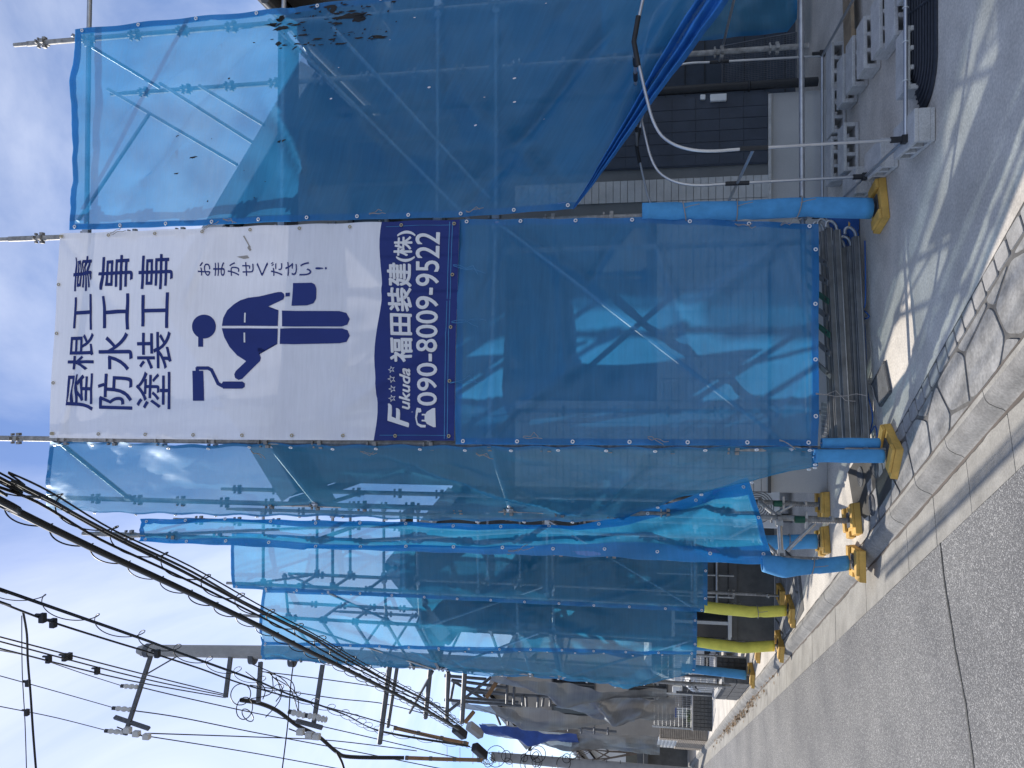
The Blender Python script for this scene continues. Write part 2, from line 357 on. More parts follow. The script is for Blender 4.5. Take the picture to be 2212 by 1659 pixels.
def clip(poly, a, b_, c):       # keep a*x+b*y<=c
    out = []
    for i in range(len(poly)):
        p, q = poly[i], poly[(i + 1) % len(poly)]
        dp, dq = a * p[0] + b_ * p[1] - c, a * q[0] + b_ * q[1] - c
        if dp <= 0: out.append(p)
        if dp * dq < 0:
            t = dp / (dp - dq); out.append((p[0] + (q[0] - p[0]) * t, p[1] + (q[1] - p[1]) * t))
    return out
def voronoi(seeds, bound):
    for i, s_ in enumerate(seeds):
        poly = list(bound)
        for j, t in enumerate(seeds):
            if i == j or (s_[0] - t[0]) ** 2 + (s_[1] - t[1]) ** 2 > 2.5: continue
            a, b_ = t[0] - s_[0], t[1] - s_[1]; c = (t[0] ** 2 + t[1] ** 2 - s_[0] ** 2 - s_[1] ** 2) / 2
            L = math.hypot(a, b_); poly = clip(poly, a / L, b_ / L, c / L - 0.007 - 0.006 * random.random())
            if len(poly) < 3: break
        if len(poly) >= 3: yield poly
def rounded(poly, k=0.22):
    out = []
    n = len(poly)
    for i in range(n):
        p, q, r = V(poly[i - 1]), V(poly[i]), V(poly[(i + 1) % n])
        a = q + (p - q) * min(k, 0.035 / max((p - q).length, 1e-4)); c = q + (r - q) * min(k, 0.035 / max((r - q).length, 1e-4))
        out += [a, a * 0.25 + q * 0.5 + c * 0.25, c]
    return out
def area(p): return abs(sum(p[i][0] * p[(i + 1) % len(p)][1] - p[(i + 1) % len(p)][0] * p[i][1] for i in range(len(p)))) / 2
paving = bpy.data.objects.new('paving', None); col.objects.link(paving); paving['kind'] = 'structure'
def flags(bound, step, z):
    xs = [p[0] for p in bound]; ys = [p[1] for p in bound]; seeds = []
    y = min(ys) - step; r = 0
    while y < max(ys) + step:
        x = min(xs) - step + (r % 2) * step * .5
        while x < max(xs) + step:
            seeds.append((x + random.uniform(-.3, .3) * step, y + random.uniform(-.3, .3) * step)); x += step
        y += step * .9; r += 1
    for poly in voronoi(seeds, bound):
        if area(poly) < 0.006: continue
        b = MB(); b.prism([(p.x, p.y) for p in rounded(poly)], z - .03, z + random.uniform(0.0005, 0.0035), 0.004); b.build('flagstone', 'flagstone', paving)
B2 = lambda L: [tuple(ns(n, s)[:2]) for n, s in L]
flags(B2([(2.185, 0.6), (2.60, 0.6), (2.60, 3.1), (2.48, 5.4), (2.43, 6.1), (2.185, 6.3)]), 0.40, 0.0)
strip('far_paving_bed', [V((-3.68, 11.0, 0)), V((-2.1, 11.0, 0)), V((-2.1, 9.35, 0)), V((-2.55, 9.1, 0)), V((-2.9, 9.62, 0))], 0.003, 'mortar')
flags([(-3.62, 10.95), (-2.12, 10.95), (-2.12, 9.45), (-2.5, 9.25), (-2.85, 9.6)], 0.34, 0.012)
# row of small setts between slab and flags
s_ = 0.6
while s_ < 6.05:
    L = random.uniform(.13, .18); n0 = 2.62 if s_ < 3.1 else 2.62 - (s_ - 3.1) * 0.058
    b = MB(); q = [ns(n0, s_ + .006), ns(n0 + .105, s_ + .006), ns(n0 + .105, s_ + L - .006), ns(n0, s_ + L - .006)]
    b.prism([(p.x, p.y) for p in rounded([tuple(p[:2]) for p in q], .12)], -.03, random.uniform(.002, .006), .004)
    b.build('edging_stone', 'edging_stone', paving); s_ += L

# ------------------------------------------------------------------ scaffold posts, rails, planks
def post_mesh(b, x, y, z0, z1, r=0.0243, lean=(0, 0)):
    b.tube([(x, y, z0), (x + lean[0], y + lean[1], z1)], r, 10)
    b.tube([(x + lean[0], y + lean[1], z1 - .001), (x + lean[0] * 1.02, y + lean[1], z1 + .14)], r * .78, 10)
    z = 0.62
    while z < z1 - .05:
        t = (z - z0) / (z1 - z0)
        for dx, dy in ((1, 0), (-1, 0), (0, 1), (0, -1)):
            b.box((x + lean[0] * t + dx * (r + .014), y + lean[1] * t + dy * (r + .014), z), (.024 if dx else .036, .024 if dy else .036, .03))
            b.box((x + lean[0] * t + dx * (r + .012), y + lean[1] * t + dy * (r + .012), z + .062), (.02 if dx else .032, .02 if dy else .032, .014))
        z += 0.475
    return b
P1, P2, P3, P4, P5 = (3.17, 6.25), (1.35, 6.22), (-.485, 5.95), (-1.17, 6.96), (-1.5, 6.83)
P1i, P2i, P3i, P4i, P5i = (2.98, 7.05), (1.25, 7.05), (-.25, 7.05), (-1.2, 8.05), (-1.565, 8.05)
Y1, Y1r, Y1i, Y1ri = (-2.74, 9.72), (-1.72, 9.72), (-2.74, 10.35), (-1.72, 10.35)
Y2 = (-3.42, 10.48)
ZP = tuple(atY(565, 1422, 11.7)[:2])
def scaffold(label, posts, bays, planks, braces, loc):
    t = thing('scaffold', label, 'scaffold', loc)
    K = .07
    for x, y, z0, z1 in posts:
        y += K
        post_mesh(MB(), x, y, z0, z1).build('post', 'old_steel', t)
    for p, q, z in bays:
        p = (p[0], p[1] + K); q = (q[0], q[1] + K); b = MB(); b.tube([(p[0], p[1], z), (q[0], q[1], z)], 0.0215, 8)
        d = (V((q[0], q[1], z)) - V((p[0], p[1], z))).normalized()
        for e, sg in ((p, 1), (q, -1)): b.beam(V((e[0], e[1], z)) + d * .02 * sg, V((e[0], e[1], z)) + d * .075 * sg, .05, .06)
        b.build('ledger', 'galvanised', t)
    for p, q, r, s, z in planks:
        b = MB(); A, B_, C, D = [V((k[0], k[1], z)) for k in (p, q, r, s)]
        vs = [A, B_, C, D] + [k + V((0, 0, .045)) for k in (A, B_, C, D)]
        b.add(vs, [(0, 1, 2, 3), (7, 6, 5, 4), (0, 4, 5, 1), (1, 5, 6, 2), (2, 6, 7, 3), (3, 7, 4, 0)])
        b.build('walkway_plank', 'alu_plank', t)
    for p, q in braces:
        MB().tube([p, q], .017, 8).build('brace', 'galvanised', t)
    return t
def lerp2(p, q, t): return (p[0] + (q[0] - p[0]) * t, p[1] + (q[1] - p[1]) * t)
lev = (3.02, 4.92)
postsA = [(*P1, 0.62, 7.45), (*P2, 0.1, 7.62), (*P3, 0.1, 7.5), (*P4, 0.3, 7.95), (*P1i, 0.35, 7.05), (*P2i, .15, 6.0), (*P3i, .15, 5.9), (*P4i, .35, 6.4), (4.98, 6.3, .1, 7.4), (4.85, 7.1, .1, 7.0)]
baysA = []
for a, b_ in (((4.98, 6.3), P1), (P1, P2), (P2, P3)):
    for z in (3.0, 3.5, 4.9, 6.81): baysA.append((a, b_, z))
baysA += [(P3, P4, z) for z in (3.0, 4.9, 6.9)]
baysA += [(P1, P1i, z) for z in (2.95, 4.85)] + [(P2, P2i, z) for z in (2.95, 4.85)] + [(P3, P3i, z) for z in (2.95, 4.85)] + [(P4, P4i, z) for z in (2.95, 4.85)]
baysA += [((4.98, 6.3), P2, 0.57), (P2, P3, 0.57)]
plA = []
for z in lev:
    for a, b_, ai, bi in ((P1, P2, P1i, P2i), (P2, P3, P2i, P3i), (P3, P4, P3i, P4i)):
        plA.append((lerp2(a, ai, .12), lerp2(b_, bi, .12), lerp2(b_, bi, .52), lerp2(a, ai, .52), z))
P3z = lambda p, z: V((p[0], p[1], z))
brA = [(atY(155, 75, 6.27), atY(345, 190, 7.0)), (atY(168, 478, 6.25), atY(322, 247, 7.0)), (atY(232, 192, 7.05), atY(512, 356, 7.05)),
       (P3z(P1, 5.0), P3z(P2, 3.2)), (atY(345, 180, 7.0), atY(580, 330, 7.0)), (P3z(P2, 3.0), P3z(P3, .7)), (atY(720, 60, 6.3), atY(1060, 430, 6.3)), (atY(430, 185, 7.02), atY(570, 270, 7.02))]
scaffold('near galvanised scaffold wrapping the corner house, holding the white banner', postsA, baysA, plA, brA, (-.485, 5.95, 0))
postsB = [(*P5, .12, 7.2), (*P5i, .12, 7.0), (*Y1, .12, 7.3), (*Y1r, .12, 7.3), (*Y1i, .12, 6.7), (*Y1ri, .12, 6.7)]
baysB = [(P4, P5, .62), (P5, P5i, 3.0), (P5, P5i, 4.9), (P5, P5i, .62), (P4, P4i, .62)]
for z in (3.0, 3.9, 4.9, 5.9, 6.9): baysB += [(Y1r, Y1, z)]
for z in (3.0, 4.9): baysB += [(Y1ri, Y1i, z), (Y1, Y1i, z), (Y1r, Y1ri, z)]
baysB += [(Y1r, Y1, 1.15)]
for z in (3.45, 3.9, 5.4, 5.9, 6.4): baysB += [(Y1, Y1i, z), (Y1ri, Y1i, z)]
plB = [(lerp2(Y1r, Y1ri, .15), lerp2(Y1, Y1i, .15), lerp2(Y1, Y1i, .85), lerp2(Y1r, Y1ri, .85), z) for z in lev]
brB = [(P3z(Y1, 7.2), P3z(Y1i, 6.5)), (P3z(P5, 6.8), P3z(P5i, 5.0)), (P3z(P5, 4.8), P3z(P5i, 3.1)), (P3z(P4i, .3), P3z(P5i, .95)), (P3z(Y1r, 3), P3z(Y1, 1.2)), (atY(1760, 1130, 7.2), atY(1700, 1190, 7.2))]
scaffold('second scaffold, between the narrow folded sheet and the yellow post covers', postsB, baysB, plB, brB, (-1.5, 6.83, 0))
postsC = [(*Y2, .12, 7.5), (ZP[0], ZP[1], .5, 7.7), (-3.42, 11.2, .12, 7.1), (-4.2, 13.4, .1, 7.3), (-4.78, 13.1, .1, 4.0)]
baysC = []
for z in (3.0, 3.5, 4.9, 5.4, 6.9): baysC += [(Y2, Y1i, z), (Y2, ZP, z)]
for z in (3.9, 5.9, 6.4): baysC += [(Y2, (-3.42, 11.2), z), (ZP, (-4.2, 13.4), z), (Y2, ZP, z)]
for z in (3.0, 4.9): baysC += [(Y2, (-3.42, 11.2), z), (ZP, (-4.2, 13.4), z)]
plC = [(Y2, ZP, (ZP[0] + .5, ZP[1] + .5), (Y2[0] + .3, Y2[1] + .6), z) for z in lev]
brC = [(P3z(Y2, 7), P3z(ZP, 5)), (P3z(Y2, 3.2), P3z(ZP, 4.9)), (P3z(Y2, 5.2), P3z(Y1i, 6.8)), (P3z(Y1i, 3.1), P3z(Y2, 4.8)), (P3z(ZP, 3), P3z(Y2, 1.2))]
tC = scaffold('third blue-sheeted scaffold with long tubes sticking out beside the utility pole', postsC, baysC, plC, brC, (Y2[0], Y2[1], 0))
for a, c, r in (((843, 1430), (820, 1605), .045), ((858, 1440), (838, 1570), .03), ((930, 1440), (919, 1550), .04), ((968, 1450), (965, 1555), .035), ((1004, 1450), (998, 1560), .04), ((935, 1450), (885, 1540), .022)):
    MB().tube([atY(*a, 11.9), atY(*c, 12.4)], r, 8).build('outrigger_tube', 'dark_steel', tC)

# ------------------------------------------------------------------ mesh sheets
def resample(pl, n):
    pl = [V(p) for p in pl]; L = [0]
    for i in range(len(pl) - 1): L.append(L[-1] + (pl[i + 1] - pl[i]).length)
    out = []; k = 0
    for i in range(n + 1):
        d = L[-1] * i / n
        while k < len(L) - 2 and L[k + 1] < d: k += 1
        t = (d - L[k]) / max(1e-6, L[k + 1] - L[k]); out.append(pl[k].lerp(pl[k + 1], min(1, max(0, t))))
    return out
class Sheet:
    """surface between a left and a right edge line (top to bottom); disp = slack, wrinkles, folds"""
    def __init__(s, left, right, bulge=0.04, wrinkle=0.02, folds=(), seed=0, n=110, mcols=44):
        s.n, s.m = n, mcols; s.L = resample(left, n); s.Rr = resample(right, n); s.bulge, s.wr, s.seed = bulge, wrinkle * 1.5, seed; s.folds = [(a, b, c, d * 1.5) for a, b, c, d in folds]
        rr_ = random.Random(seed)
        for _ in range(9 if wrinkle > .008 else 5):
            e_ = rr_.random(); st_ = (rr_.choice((0.02, .98)), e_); en_ = (rr_.uniform(.25, .75), min(1, max(0, e_ + rr_.uniform(-.28, .28))))
            s.folds.append((st_, en_, rr_.uniform(.015, .04), rr_.choice((-1, 1)) * wrinkle * rr_.uniform(.5, 1.1)))
        s.W = (s.L[0] - s.Rr[0]).length; s.H = sum((s.L[i + 1] - s.L[i]).length for i in range(n))
        d = (s.Rr[n // 2] - s.L[n // 2]); u = s.L[n] - s.L[0]; nr = d.cross(u).normalized()
        if nr.dot(CAM - s.L[n // 2]) < 0: nr = -nr
        s.nr = nr
    def base(s, a, b):
        f = min(max(b, 0), 1) * s.n; i = min(int(f), s.n - 1); t = f - i
        return s.L[i].lerp(s.L[i + 1], t).lerp(s.Rr[i].lerp(s.Rr[i + 1], t), a)
    def disp(s, a, b):
        pin = min(1, min(a, 1 - a) / 0.12) ; pinv = min(1, min(b, 1 - b) / 0.04)
        d = s.bulge * math.sin(math.pi * min(max(a, 0), 1)) * (0.6 + 0.8 * noise.noise(V((s.seed, b * 2.1, 3))))
        x, y = a * s.W, b * s.H
        d += s.wr * 1.6 * noise.noise(V((x * 1.3 + y * .9 + s.seed, y * .55 - x * .4, s.seed))) * (0.3 + .7 * pin)
        d += s.wr * 0.7 * noise.noise(V((x * 4 + s.seed, y * 3.2, 7))) * pin
        d += s.wr * 0.22 * noise.noise(V((x * 13, y * 9 + s.seed, 1))) * pin
        for (a0, b0), (a1, b1), wd, am in s.folds:
            x0, y0, x1, y1 = a0 * s.W, b0 * s.H, a1 * s.W, b1 * s.H
            dx, dy = x1 - x0, y1 - y0; L2 = dx * dx + dy * dy; t = ((x - x0) * dx + (y - y0) * dy) / L2; tt = min(1, max(0, t))
            w_ = wd * (0.35 + tt); q = math.hypot(x - x0 - tt * dx, y - y0 - tt * dy) + .25 * wd * noise.noise(V((x * 3, y * 3, s.seed)))
            d += am * math.exp(-(q / w_) ** 2) * (0.25 + 0.75 * math.sin(math.pi * min(1, tt * .9 + .05)))
        # scalloped slack between the eyelets
        d += 0.010 * (1 - pin) * math.sin(y / 0.45 * 2 * math.pi)
        return d
    def at(s, a, b, off=0.0): return s.base(a, b) + s.nr * (s.disp(a, b) + off)
    def mesh(s, name, mt, a0=0, a1=1, b0=0, b1=1, nm=None, nn=None, off=0.0):
        nm = nm or s.m; nn = nn or s.n; vs = []; uv = []
        for j in range(nn + 1):
            for i in range(nm + 1):
                a = a0 + (a1 - a0) * i / nm; b = b0 + (b1 - b0) * j / nn
                vs.append(s.at(a, b, off)); uv.append((a * s.W + s.seed, b * s.H))
        fs = [(j * (nm + 1) + i, j * (nm + 1) + i + 1, (j + 1) * (nm + 1) + i + 1, (j + 1) * (nm + 1) + i) for j in range(nn) for i in range(nm)]
        me = bpy.data.meshes.new(name); me.from_pydata(vs, [], fs); me.polygons.foreach_set('use_smooth', [True] * len(fs)); me.materials.append(MAT[mt])
        ul = me.uv_layers.new(name='UVMap'); vi = [0] * len(me.loops); me.loops.foreach_get('vertex_index', vi)
        flat = []
        for k in vi: flat += uv[k]
        ul.data.foreach_set('uv', flat); me.update(); return me
EY = {}
def eyelets(sh, par, pts, mt='eyelet_white', r=0.0115):
    if mt not in EY: EY[mt] = MB().torus((0, 0, 0), (0, 0, 1), r, r * .42).mesh('eyelet', mt)
    q = sh.nr.to_track_quat('Z', 'Y').to_matrix().to_4x4()
    for a, b in pts:
        link('eyelet', EY[mt], par, M=Matrix.Translation(sh.at(a, b, .012)) @ q)
def tie(sh, par, a, b, ln=.16, mt='string', drop=True):
    p = sh.at(a, b, .016); pts = [p]; x = V((1, 0, 0))
    d = V((random.uniform(-.4, .4), -.25, -1 if drop else -.4)).normalized()
    for k in range(1, 6): pts.append(p + d * ln * k / 5 + V((random.uniform(-.012, .012), random.uniform(-.01, .004), 0)))
    MB().tube(pts, .0028, 5).build('tie_string', mt, par)
    p2 = [p + V((.008, 0, 0))] + [p + V((.008, -.004, 0)) + (d + V((random.uniform(-.3, .3), 0, 0))).normalized() * ln * .8 * k / 4 + V((random.uniform(-.012, .012), 0, 0)) for k in range(1, 5)]
    MB().tube(p2, .0028, 5).build('tie_string', mt, par)
def sheet_thing(name, label, sh, mt, cat='mesh sheet', hem=(1, 1, 1, 1), hmt='hem_blue', ey=True, hw=0.05, eyemat='eyelet_white', group=None):
    o = link(name, sh.mesh(name, mt), label=label, cat=cat, group=group)
    w_ = hw / sh.W; h_ = hw / sh.H
    for k, (on, rg) in enumerate(zip(hem, ((0, w_, 0, 1, 2, sh.n), (1 - w_, 1, 0, 1, 2, sh.n), (w_, 1 - w_, 0, h_, sh.m, 2), (w_, 1 - w_, 1 - h_, 1, sh.m, 2)))):
        if on: link('hem', sh.mesh('hem', hmt, *rg, off=-.004), o)
    if ey:
        k = max(2, round(sh.H / .45)); m_ = max(1, round(sh.W / .45))
        pts = [(w_ * .5, (i + .15) / (k + .3)) for i in range(k + 1)] + [(1 - w_ * .5, (i + .15) / (k + .3)) for i in range(k + 1)]
        if ey != 'sides': pts += [((i + .5) / m_, 1 - h_ * .5) for i in range(m_)]
        eyelets(sh, o, pts, eyemat)
    return o
yA = 6.14
S1 = Sheet([atY(150, 497, yA), atY(600, 480, yA), atY(1000, 468, yA), atY(1240, 450, yA)],
           [atY(160, 62, yA), atY(560, 22, yA), atY(900, -15, yA), atY(1300, -70, yA), atY(1600, -110, yA)], 0.05, 0.034,
           folds=[((.02, .98), (.75, .55), .10, .05), ((.02, .99), (.6, .2), .12, .04), ((.9, .35), (.25, .62), .05, .04), ((1, .36), (.1, .1), .05, -.035), ((.9, .95), (.3, .98), .07, .06), ((.75, .88), (.1, .80), .08, -.05), ((.05, .02), (.6, .4), .04, .025), ((.98, .33), (.35, .03), .035, .03)], seed=1.3)
o1 = sheet_thing('mesh_sheet', 'blue mesh sheet with black paint splashes, right of the white banner', S1, 'sheet_blue', hem=(1, 1, 1, 0), ey='sides')
# the gathered lower edge hangs as a rolled fold
b = MB(); na, nb = 70, 30; vs = []
for i in range(na + 1):
    a = i / na; p = S1.at(a, 1); t_ = (S1.at(min(1, a + .01), 1) - S1.at(max(0, a - .01), 1)).normalized(); dn = S1.nr.cross(t_)
    if dn.z > 0: dn = -dn
    wd = .015 + .20 * min(1, a * 1.25)
    for jj in range(nb + 1):
        t = jj / nb; ph = 2 * math.pi * (2.6 * t + .25 * noise.noise(V((a * 2.5, t * 1.5, 4))))
        dep = (.05 * min(1, a * 2.5) + .004) * (math.sin(ph) * .9 + .5 * noise.noise(V((a * 6, t * 5, 9))))
        vs.append(p + dn * (wd * (t - .35) * (1 + .25 * noise.noise(V((a * 3, 2, 1))))) + S1.nr * (dep + .035) + t_ * .02 * math.sin(ph))
b.add(vs, [(i * (nb + 1) + jj, i * (nb + 1) + jj + 1, (i + 1) * (nb + 1) + jj + 1, (i + 1) * (nb + 1) + jj) for i in range(na) for jj in range(nb)], True)
b.build('gathered_hem', 'fold_cloth', o1)
# black splashes
sp = MB()
for k in range(110):
    big = k < 10
    a = random.uniform(.80, .99) if k < 99 else random.uniform(.1, .8); b_ = .355 + random.gauss(.07, .045) if k < 99 else random.uniform(.2, .42)
    ra = random.uniform(.012, .032) if big else random.uniform(.002, .009); n = 16
    ln = random.uniform(1.5, 5) if random.random() < .6 else 1
    vs = [S1.at(a, b_, .006)] + [S1.at(a + math.cos(t * 6.283 / n) * ra * (0.6 + .7 * random.random()) / S1.W, b_ + math.sin(t * 6.283 / n) * ra * ln * (0.5 + .8 * random.random()) / S1.H, .006) for t in range(n)]
    sp.add(vs, [(0, i + 1, (i + 1) % n + 1) for i in range(n)])
sp.build('paint_splash', 'stain_black', o1, kind='stuff')
wb = MB()
for k in range(11):
    a, b_ = random.uniform(.1, .9), random.uniform(.45, .9); ra = random.uniform(.003, .010)
    wb.add([S1.at(a, b_, .006)] + [S1.at(a + math.cos(t) * ra * .8 / S1.W, b_ + math.sin(t) * ra * 1.6 / S1.H, .006) for t in (0, .9, 1.8, 2.7, 3.6, 4.5, 5.4)], [(0, i + 1, (i + 1) % 7 + 1) for i in range(7)])
wb.build('white_fleck', 'white_print', o1, kind='stuff')
for b_ in (.33, .62, .8): tie(S1, o1, .02, b_)

SB = Sheet([atY(107, 946, 5.90), atY(500, 950, 5.90), atY(981, 952, 5.90)], [atY(131, 505, 6.15), atY(550, 488, 6.15), atY(993, 474, 6.15)], 0.03, 0.006,
           folds=[((1, 0), (.55, .2), .05, .02), ((.5, 1), (.1, .72), .05, .02), ((.05, .95), (.35, .7), .03, .012), ((.98, .4), (.6, .34), .02, .012), ((0, .02), (.4, .1), .03, .014), ((.62, .99), (.75, .6), .05, .015)], seed=4.1, n=120, mcols=60)
ban = sheet_thing('banner', 'white contractor banner with navy lettering and painter pictogram on the scaffold', SB, 'banner_white', 'banner', hem=(0, 0, 0, 0), ey=False)
ew = 0.02
eyelets(SB, ban, [(ew, (i + .1) / 8.2) for i in range(9)] + [(1 - ew, (i + .1) / 8.2) for i in range(9)] + [(i / 4 * .96 + .02, .988) for i in range(5)] + [(i / 4 * .96 + .02, .008) for i in range(5)], 'eyelet_brass', .011)
for a in (.25, .52, .78): tie(SB, ban, a, .99, .3, 'string_blue')
for b_ in (.14, .38): tie(SB, ban, .985, b_, .2)

# printing on the banner: flat shapes laid on the cloth
def bab(ix, iy):
    """survey a point on the banner: (across, down)"""
    P, Q = (SB.L[0][0], 5.90), (SB.Rr[0][0], 6.15)
    p = atpl(ix, iy, P, Q)
    bb = 0.5
    for _ in range(3):
        f = bb * SB.n; i = min(int(f), SB.n - 1); l, r = SB.L[i], SB.Rr[i]
        a = (p.x - l.x) / (r.x - l.x); zt = SB.L[0].z + (SB.Rr[0].z - SB.L[0].z) * a; zb = SB.L[SB.n].z + (SB.Rr[SB.n].z - SB.L[SB.n].z) * a
        bb = min(1, max(0, (zt - p.z) / (zt - zb)))
    return a, bb
def lay(me_bm, name, mt, off, par=None):
    """cut flat (a,b) shapes into a fine grid, then lay them on the cloth"""
    for ax in (0, 1):
        k = 1e-7
        stp = 1 / SB.m if ax == 0 else 1 / SB.n
        while k < 1.0:
            bmesh.ops.bisect_plane(me_bm, geom=me_bm.verts[:] + me_bm.edges[:] + me_bm.faces[:], plane_co=V((k, 0, 0)) if ax == 0 else V((0, k, 0)), plane_no=V((1, 0, 0)) if ax == 0 else V((0, 1, 0)))
            k += stp
    for v in me_bm.verts: v.co = SB.at(v.co.x, v.co.y, off)
    me = bpy.data.meshes.new(name); me_bm.to_mesh(me); me_bm.free(); me.materials.append(MAT[mt])
    me.polygons.foreach_set('use_smooth', [True] * len(me.polygons))
    return link(name, me, par or ban)
def text_bm(txt, box, bold=0.0, shear=0.0, bm=None, space=1.0, vert=False):
    """box = photograph corners (left-top, right-top, right-bottom, left-bottom) of the lettering"""
    cu = bpy.data.curves.new('lettering', 'FONT'); cu.body = txt; cu.size = 1; cu.offset = bold; cu.shear = shear; cu.space_character = space; cu.resolution_u = 4
    ob = bpy.data.objects.new('lettering', cu); col.objects.link(ob)
    dg = bpy.context.evaluated_depsgraph_get(); me = bpy.data.meshes.new_from_object(ob.evaluated_get(dg))
    bpy.data.objects.remove(ob); 
    bm = bm or bmesh.new(); k = len(bm.verts); bm.from_mesh(me); bm.verts.ensure_lookup_table()
    vs = bm.verts[k:]
    x0 = min(v.co.x for v in vs); x1 = max(v.co.x for v in vs); y0 = min(v.co.y for v in vs); y1 = max(v.co.y for v in vs)
    c = [bab(*p) for p in box]
    for v in vs:
        s_ = (v.co.x - x0) / (x1 - x0); t = (y1 - v.co.y) / (y1 - y0)
        top = (c[0][0] + (c[1][0] - c[0][0]) * s_, c[0][1] + (c[1][1] - c[0][1]) * s_); bot = (c[3][0] + (c[2][0] - c[3][0]) * s_, c[3][1] + (c[2][1] - c[3][1]) * s_)
        v.co = V((top[0] + (bot[0] - top[0]) * t, top[1] + (bot[1] - top[1]) * t, 0))
    bpy.data.meshes.remove(me); return bm
def rect(ix0, ix1, iyl, iyr, tl=0.0):   # tl: how much further down the left end lies
    return [(ix0 + tl, iyl), (ix0, iyr), (ix1, iyr), (ix1 + tl, iyl)]
def poly_bm(pts, bm=None):
    bm = bm or bmesh.new()
    vs = [bm.verts.new(V((*bab(*p), 0))) for p in pts]; f = bm.faces.new(vs)
    bmesh.ops.triangulate(bm, faces=[f]); return bm
def r5(x, y): return (x * .33483, 438.9 + y * .33483)
def heavy(txt, bx, dpx, mt, off, shear=0.0, n=5):
    bm = None
    for k in range(n):
        a = 2 * math.pi * k / n; dx, dy = dpx * math.cos(a), dpx * math.sin(a)
        lay(text_bm(txt, [(x + dx, y + dy) for x, y in bx], 0, shear), 'lettering', mt, off + .0005 * k)
# navy band with its slightly wavy upper edge
bb = bmesh.new()
bt = bab(818, 700)[1]; cols_ = 24
vt = [bb.verts.new(V((i / cols_, bt + .006 * math.sin(i * .5) + (.5 - i / cols_) * -.006, 0))) for i in range(cols_ + 1)]; vb_ = [bb.verts.new(V((i / cols_, 1.0, 0))) for i in range(cols_ + 1)]
for i in range(cols_): bb.faces.new((vt[i], vt[i + 1], vb_[i + 1], vb_[i]))
lay(bb, 'navy_band', 'navy_print', .003)
for txt, bx in (('屋根工事', [(143, 885), (165, 558), (206, 553), (204, 887)]), ('防水工事', [(214, 883), (219, 556), (291, 551), (287, 885)]), ('塗装工事', [(295, 882), (303, 553), (376, 549), (371, 884)])):
    heavy(txt, bx, .45, 'navy_print', .004)
bm_ = None
for k, ch in enumerate('おまかせください!'):
    x0 = 431 + k * 31.2
    if ch == '!': bx = rect(x0 + 2, x0 + 27, 583, 578)
    else: bx = rect(x0, x0 + 25, 597, 567)
    bm_ = text_bm(ch, bx, .004, bm=bm_)
lay(bm_, 'lettering', 'navy_print', .004)
def arc(cx, cy, r, a0, a1, n, kx=1.0):
    return [(cx + kx * r * math.cos(R(a0 + (a1 - a0) * i / n)), cy + r * math.sin(R(a0 + (a1 - a0) * i / n))) for i in range(n + 1)]
pc = poly_bm([r5(*p) for p in arc(1327, 800, 77, 0, 350, 35)])
poly_bm([r5(*p) for p in ((1290, 865), (1322, 870), (1322, 930), (1290, 930))], pc)
poly_bm([r5(*p) for p in ((1443, 796), (1450, 745), (1475, 695), (1520, 655), (1560, 630), (1610, 614), (1680, 605), (1800, 577), (1822, 576), (1838, 588), (1843, 604), (1836, 624), (1810, 637), (1740, 670), (1665, 690), (1805, 695), (1801, 796))], pc)
poly_bm([r5(*p) for p in ((1443, 812), (1801, 812), (1797, 912), (1618, 917), (1685, 978), (1693, 1000), (1688, 1022), (1570, 1135), (1545, 1142), (1525, 1130), (1519, 1107), (1530, 1085), (1597, 1022), (1540, 985), (1490, 930), (1458, 870))], pc)
poly_bm([(612, 672.3), (640, 673), (735, 673), (750, 677), (757, 690), (752, 702), (740, 706), (632, 706.5), (612, 706)], pc)
poly_bm([(608, 711), (632, 710), (740, 710), (752, 714), (757, 726), (750, 739), (735, 742), (640, 744.5), (607, 744)], pc)
poly_bm([r5(*p) for p in ((1897, 519), (2020, 519), (2040, 530), (2048, 555), (2046, 620), (2030, 650), (1990, 663), (1889, 666))], pc)
poly_bm([r5(*p) for p in ((1848, 582), (1876, 580), (1876, 604), (1848, 606))], pc)
poly_bm([r5(*p) for p in ((1248, 1083), (1318, 1083), (1320, 1275), (1246, 1275))], pc)
ln = [(1280, 1084), (1280, 1066), (1350, 1066), (1372, 1078), (1412, 1165), (1440, 1180)]
for i in range(len(ln) - 1):
    p, q = V(ln[i]), V(ln[i + 1]); d = (q - p).normalized(); nn_ = V((-d.y, d.x)) * 11; p -= d * 5; q += d * 5
    poly_bm([r5(*(p + nn_)), r5(*(q + nn_)), r5(*(q - nn_)), r5(*(p - nn_))], pc)
poly_bm([r5(*p) for p in ((1445, 1152), (1570, 1152), (1587, 1165), (1587, 1186), (1570, 1198), (1445, 1198), (1437, 1185), (1437, 1165))], pc)
lay(pc, 'painter_pictogram', 'navy_print', .004)
pk = poly_bm([r5(*p) for p in ((1587, 712), (1597, 712), (1597, 775), (1587, 775))]); poly_bm([r5(*p) for p in ((1584, 840), (1594, 840), (1594, 903), (1584, 903))], pk)
lay(pk, 'pocket_line', 'white_print', .007)
def tb(txt, bx, bold=0.0, shear=0.0, bm=None): return text_bm(txt, bx, bold, shear, bm)
heavy('福田装建', [(846, 783), (838, 568), (889, 572), (893, 783)], 1.5, 'white_print', .007, n=7)
heavy('(株)', [(851, 566), (854, 500), (898, 500), (896, 566)], 1.0, 'white_print', .007)
heavy('090-8009-9522', [(903, 876), (899, 503), (951, 503), (944, 876)], .7, 'white_print', .007)
heavy('ukuda', [(863, 884), (866, 797), (887, 798), (886, 884)], .9, 'white_print', .007, .25)
heavy('F', [(838, 921), (841, 873), (885, 886), (883, 922)], 1.6, 'white_print', .007, .2)
st = bmesh.new()
